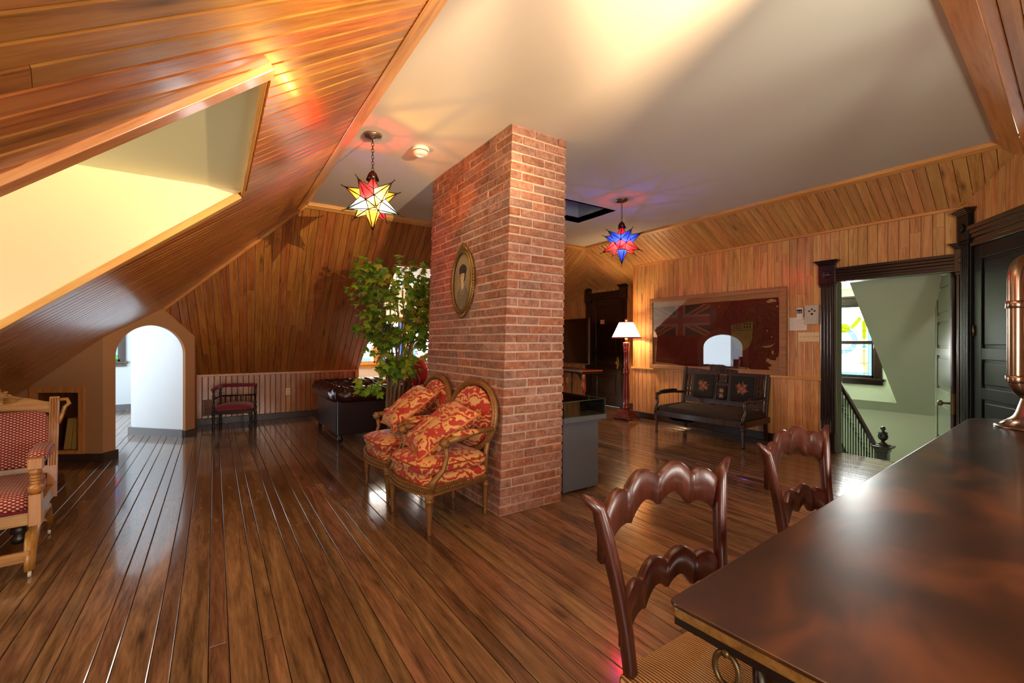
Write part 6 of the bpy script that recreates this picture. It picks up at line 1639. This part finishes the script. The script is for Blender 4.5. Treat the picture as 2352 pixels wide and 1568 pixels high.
m = MB(); m.box((0.14, -Wt+0.05, 0.64), (Lt-0.10, -0.10, 0.722)); m.box((0.008, -Wt+0.02, 0.705), (Lt-0.08, -0.012, 0.722)); obj('apron', m, black_w, tab)
m = MB(); m.box((0.13, -Wt+0.14, 0.65), (0.14, -0.16, 0.70)); obj('drawer_front', m, black_w, tab, bevel=0.003)
rg = MB(); rg.tube([(0.012, -0.115+0.022*math.cos(a), 0.672+0.030*math.sin(a)) for a in [2*PI*k/24 for k in range(24)]], 0.0055, 8, closed=True); rg.tube([(0.022, -0.115, 0.703), (0.004, -0.115, 0.703)], 0.007, 8)
obj('ring_pull', rg, brass, tab)
for x in (0.16, Lt-0.24):
    for y in (-0.14, -Wt+0.14): obj('leg', turned(MB(), x, y, 0.0, 0.64, 0.045, 18), dark_w, tab)
cher = wood('cherry_chair_wood', (40, 15, 10), (66, 26, 16), (86, 37, 22), 0.34, 'Z', knots=0, var=0.03, coat=0.25)
rush = NT('woven_rush')
tc = rush.n('TexCoord'); wv = rush.n('TexWave'); wv.inputs['Scale'].default_value = 42; wv.inputs['Distortion'].default_value = 1.2; rush.l(tc.outputs['Object'], wv.inputs['Vector'])
rush.pbr(rush.ramp(wv.outputs['Fac'], [(0.2, (110, 76, 40)), (0.6, (196, 152, 92)), (0.9, (224, 186, 130))]), 0.7, normal=rush.bump(wv.outputs['Fac'], 0.8, 0.004))
def rail_shape(w_, z0, h):
    """scalloped ladder-back rail outline (x,z) spanning -w_..w_"""
    top = []; n = 9
    env = lambda x: 0.80-0.95*max(0, abs(x)/w_-0.35)**1.25
    for a, b in ((-w_, -0.56*w_), (-0.56*w_, 0.0), (0.0, 0.56*w_), (0.56*w_, w_)):
        for k in range(n):
            u = k/n; x = a+(b-a)*u; top.append((x, z0+h*(env(x)+0.30*math.sin(PI*u)**0.75)))
    top.append((w_, z0+h*env(w_)))
    bot = []
    envb = lambda x: 0.0-1.15*max(0, abs(x)/w_-0.25)**1.25
    for a, b in ((w_, 0.50*w_), (0.50*w_, 0.0), (0.0, -0.50*w_), (-0.50*w_, -w_)):
        for k in range(n):
            u = k/n; x = a+(b-a)*u; bot.append((x, z0+h*(envb(x)+0.26*math.sin(PI*u)**0.8)))
    return top+bot
def ladder_chair(label):
    c = thing('ladder_back_chair', label, 'chair')
    def postx(z): return 0.205 + 0.075*max(0, (z-0.45)/0.45)**1.8
    def posty(z): return 0.20 + 0.055*max(0, (z-0.45)/0.45)
    for sx in (-1, 1):
        zs = [0.0, 0.2, 0.44, 0.55, 0.65, 0.75, 0.82, 0.86, 0.885]
        pts = [(sx*postx(z), posty(z) + (0.04*(0.44-z)/0.44 if z < 0.44 else 0), z) for z in zs]
        pts[-1] = (sx*(postx(0.885)+0.040), posty(0.885), 0.892)
        m = MB(); m.tube(pts, [0.018, 0.020, 0.024, 0.024, 0.024, 0.025, 0.026, 0.023, 0.010], 10, flat=0.8); obj('back_post', m, cher, c)
        m = MB(); m.lathe([(0.014, 0), (0.02, 0.03), (0.018, 0.2), (0.024, 0.34), (0.018, 0.36), (0.024, 0.38), (0.024, 0.45)], 14, (sx*0.225, -0.22, 0)); obj('leg', m, cher, c)
    for z0, h in ((0.800, 0.105), (0.575, 0.095)):
        w_ = postx(z0+0.05)-0.005; y = posty(z0+0.05)
        out = rail_shape(w_, z0, h); m = MB()
        bow = lambda x: 0.035*(1-(x/w_)**2)
        n = len(out)//2
        vs = []; fs = []
        # front and back skins as strips between top and bottom curves sampled at equal x
        def zz(curve, x):
            for i in range(len(curve)-1):
                a, b = curve[i], curve[i+1]
                if min(a[0], b[0])-1e-9 <= x <= max(a[0], b[0])+1e-9 and abs(a[0]-b[0]) > 1e-9: return a[1]+(b[1]-a[1])*(x-a[0])/(b[0]-a[0])
            return curve[-1][1]
        tp = out[:37]; bt = out[37:]+[(-w_, z0+h*(-1.15*0.75**1.25))]
        N = 56
        for i in range(N+1):
            x = -w_+2*w_*i/N; t_, b_ = zz(tp, x), zz(bt, x)
            for (yy, z) in ((-0.012, b_+0.004), (-0.012, t_-0.008), (-0.006, t_-0.001), (0.006, t_-0.001), (0.012, t_-0.008), (0.012, b_+0.004), (0.0, b_)):
                vs.append((x, y+bow(x)+yy, z))
        q = 7
        for i in range(N):
            for k in range(q): fs.append((i*q+k, i*q+(k+1) % q, (i+1)*q+(k+1) % q, (i+1)*q+k))
        fs += [list(range(q)), [N*q+k for k in range(q)]]
        m.add(vs, fs, 0, True); obj('back_rail', m, cher, c, fix=True)
    m = MB()
    def seat(u, v):
        a, b = u*2-1, v*2-1
        return ((0.235-0.02*(b+1)/2)*a, 0.215*b, 0.455+0.018*(1-a**4)*(1-b**4)-0.004*(1-abs(a))*(1-abs(b)))
    m.grid(seat, 20, 20); m.box((-0.235, -0.215, 0.42), (0.235, 0.215, 0.452)); obj('rush_seat', m, rush.m, c, bevel=0.01)
    for sx in (-1, 1): 
        for z in (0.14, 0.27): obj('stretcher', MB().tube([(sx*0.225, -0.22, z), (sx*0.21, 0.22, z)], 0.010, 8), cher, c)
    obj('stretcher', MB().tube([(-0.225, -0.22, 0.20), (0.225, -0.22, 0.20)], 0.012, 8), cher, c)
    return c
lc = ladder_chair('scalloped ladder-back chair with rush seat at the near corner of the long table'); lc.location = (1.06, 0.545, 0)
lc['group'] = 'ladder-back chairs along the long table'
dup(lc, (1.98, 0.60, 0), 0.03, 'scalloped ladder-back chair further along the long table, nearer the doorway', 'ladder-back chairs along the long table')

silver = plain('tarnished_silver_brass', (158, 136, 116), 0.25, 1.0, noise=0.25, scale=14)
Mt = frame((4.00, 0.42, 0.75), (math.cos(YAW), -math.sin(YAW), 0), (math.sin(YAW), math.cos(YAW), 0))
tu = thing('tuba', 'tarnished silver tuba standing on its bell at the end of the long table', 'tuba', M=Mt)
bell = [(0.195, 0.0), (0.198, 0.006), (0.185, 0.012), (0.15, 0.03), (0.115, 0.07), (0.09, 0.13), (0.075, 0.22), (0.062, 0.34), (0.052, 0.48), (0.045, 0.60)]
obj('bell', MB().lathe(bell + [(0.043, 0.60), (0.050, 0.48), (0.072, 0.22), (0.112, 0.068), (0.19, 0.004)], 36, (0.06, 0.05, 0)), silver, tu)
def bend(pts, r, n=7):
    pts = [V(p) for p in pts]; out = [pts[0]]
    for i in range(1, len(pts)-1):
        a, b, c = pts[i-1], pts[i], pts[i+1]; d1 = (a-b).normalized(); d2 = (c-b).normalized()
        for k in range(n+1):
            t = k/n; p0 = b+d1*r; p1 = b+d2*r; out.append(p0*(1-t)**2 + b*2*t*(1-t) + p1*t*t)
    out.append(pts[-1]); return out
main = bend([(0.06, 0.05, 0.60), (0.06, 0.03, 1.00), (-0.155, 0.0, 1.00), (-0.155, 0.0, 0.20), (0.20, 0.0, 0.20), (0.20, 0.0, 0.80)], 0.13, 9)
obj('main_tube', MB().tube(main, [0.043-0.016*k/(len(main)-1) for k in range(len(main))], 16), silver, tu)
inn = bend([(0.20, 0.0, 0.80), (0.20, -0.03, 0.86), (-0.06, -0.04, 0.86), (-0.06, -0.04, 0.50), (0.02, -0.04, 0.50)], 0.07, 7)
obj('inner_tube', MB().tube(inn, 0.017, 12), silver, tu)
for z in (0.735, 0.30): obj('ferrule', MB().lathe([(0.038, z-0.022), (0.042, z-0.018), (0.040, z), (0.042, z+0.018), (0.038, z+0.022)], 18, (-0.155, 0, 0)), silver, tu)
for k in range(3):
    v = MB(); v.lathe([(0.0, 0.34), (0.012, 0.345), (0.012, 0.36), (0.006, 0.365), (0.006, 0.39), (0.028, 0.40), (0.028, 0.41), (0.024, 0.415), (0.024, 0.60), (0.028, 0.605), (0.0, 0.62)], 16, (0.0+0.062*k-0.005, -0.06, 0)); obj('valve', v, plain('dull_nickel', (150, 146, 140), 0.3, 1.0), tu)
obj('brace', MB().tube([(-0.155, 0, 0.79), (0.05, 0.03, 0.79)], 0.007, 8).tube([(-0.155, 0, 0.42), (0.0, -0.05, 0.42)], 0.006, 8), silver, tu)
obj('mouthpipe', MB().tube(bend([(0.18, -0.06, 0.70), (0.05, -0.09, 0.72), (-0.01, -0.11, 0.66)], 0.04), 0.008, 8), silver, tu)

# ================================================================== BALUSTRADE AND NEWEL in the stairwell
nw = thing('newel_post', 'carved newel post with turned urn finial at the foot of the stair rail', 'post', (6.9, 2.00, -1.0))
m = MB(); m.box((-0.055, -0.055, 0), (0.055, 0.055, 0.90)); m.box((-0.065, -0.065, 0.90), (0.065, 0.065, 0.935))
obj('shaft', m, dark_w, nw, bevel=0.004)
m = MB()
for k in range(5): m.box((-0.05+0.021*k, -0.064, 0.905), (-0.038+0.021*k, 0.064, 0.93)); m.box((-0.064, -0.05+0.021*k, 0.905), (0.064, -0.038+0.021*k, 0.93))
obj('dentils', m, settee_w, nw)
m = MB()
for e, a, b in ((0.075, 0.935, 0.95), (0.092, 0.95, 0.965), (0.10, 0.965, 0.978), (0.06, 0.978, 0.99)): m.box((-e, -e, a), (e, e, b))
obj('cap', m, settee_w, nw, bevel=0.004)
obj('finial', MB().lathe([(0.055, 0.99), (0.035, 1.01), (0.018, 1.025), (0.02, 1.04), (0.045, 1.06), (0.052, 1.085), (0.050, 1.11), (0.040, 1.125), (0.048, 1.13), (0.048, 1.14), (0.022, 1.15), (0.014, 1.165), (0.026, 1.18), (0.028, 1.195), (0.02, 1.21), (0, 1.215)], 20), dark_w, nw)
bl = thing('stair_balustrade', 'dark stair balustrade sloping down to the newel post', 'railing', (6.9, 2.05, -0.15))
sl = 2.0
m = MB(); m.prism([(-0.03, 0.0, 0.0), (-0.03, 1.0, 1.0*sl), (-0.03, 1.0, 1.0*sl+0.10), (-0.03, 0.0, 0.10)], (0.06, 0, 0)); obj('handrail', m, dark_w, bl, fix=True, bevel=0.01)
for k in range(33):
    y = 0.03+0.0288*k; zt = y*sl
    obj('baluster', MB().lathe([(0.006, zt-0.75), (0.009, zt-0.72), (0.006, zt-0.65), (0.007, zt-0.30), (0.010, zt-0.22), (0.006, zt-0.2), (0.010, zt-0.18), (0.006, zt-0.16), (0.008, zt-0.02), (0.008, zt+0.03)], 8, (0, y, 0)), black_w, bl)
m = MB(); m.prism([(-0.03, 0.0, -0.85), (-0.03, 1.0, 1.0*sl-0.85), (-0.03, 1.0, 1.0*sl-0.72), (-0.03, 0.0, -0.72)], (0.06, 0, 0)); obj('stair_string', m, dark_w, bl, fix=True)
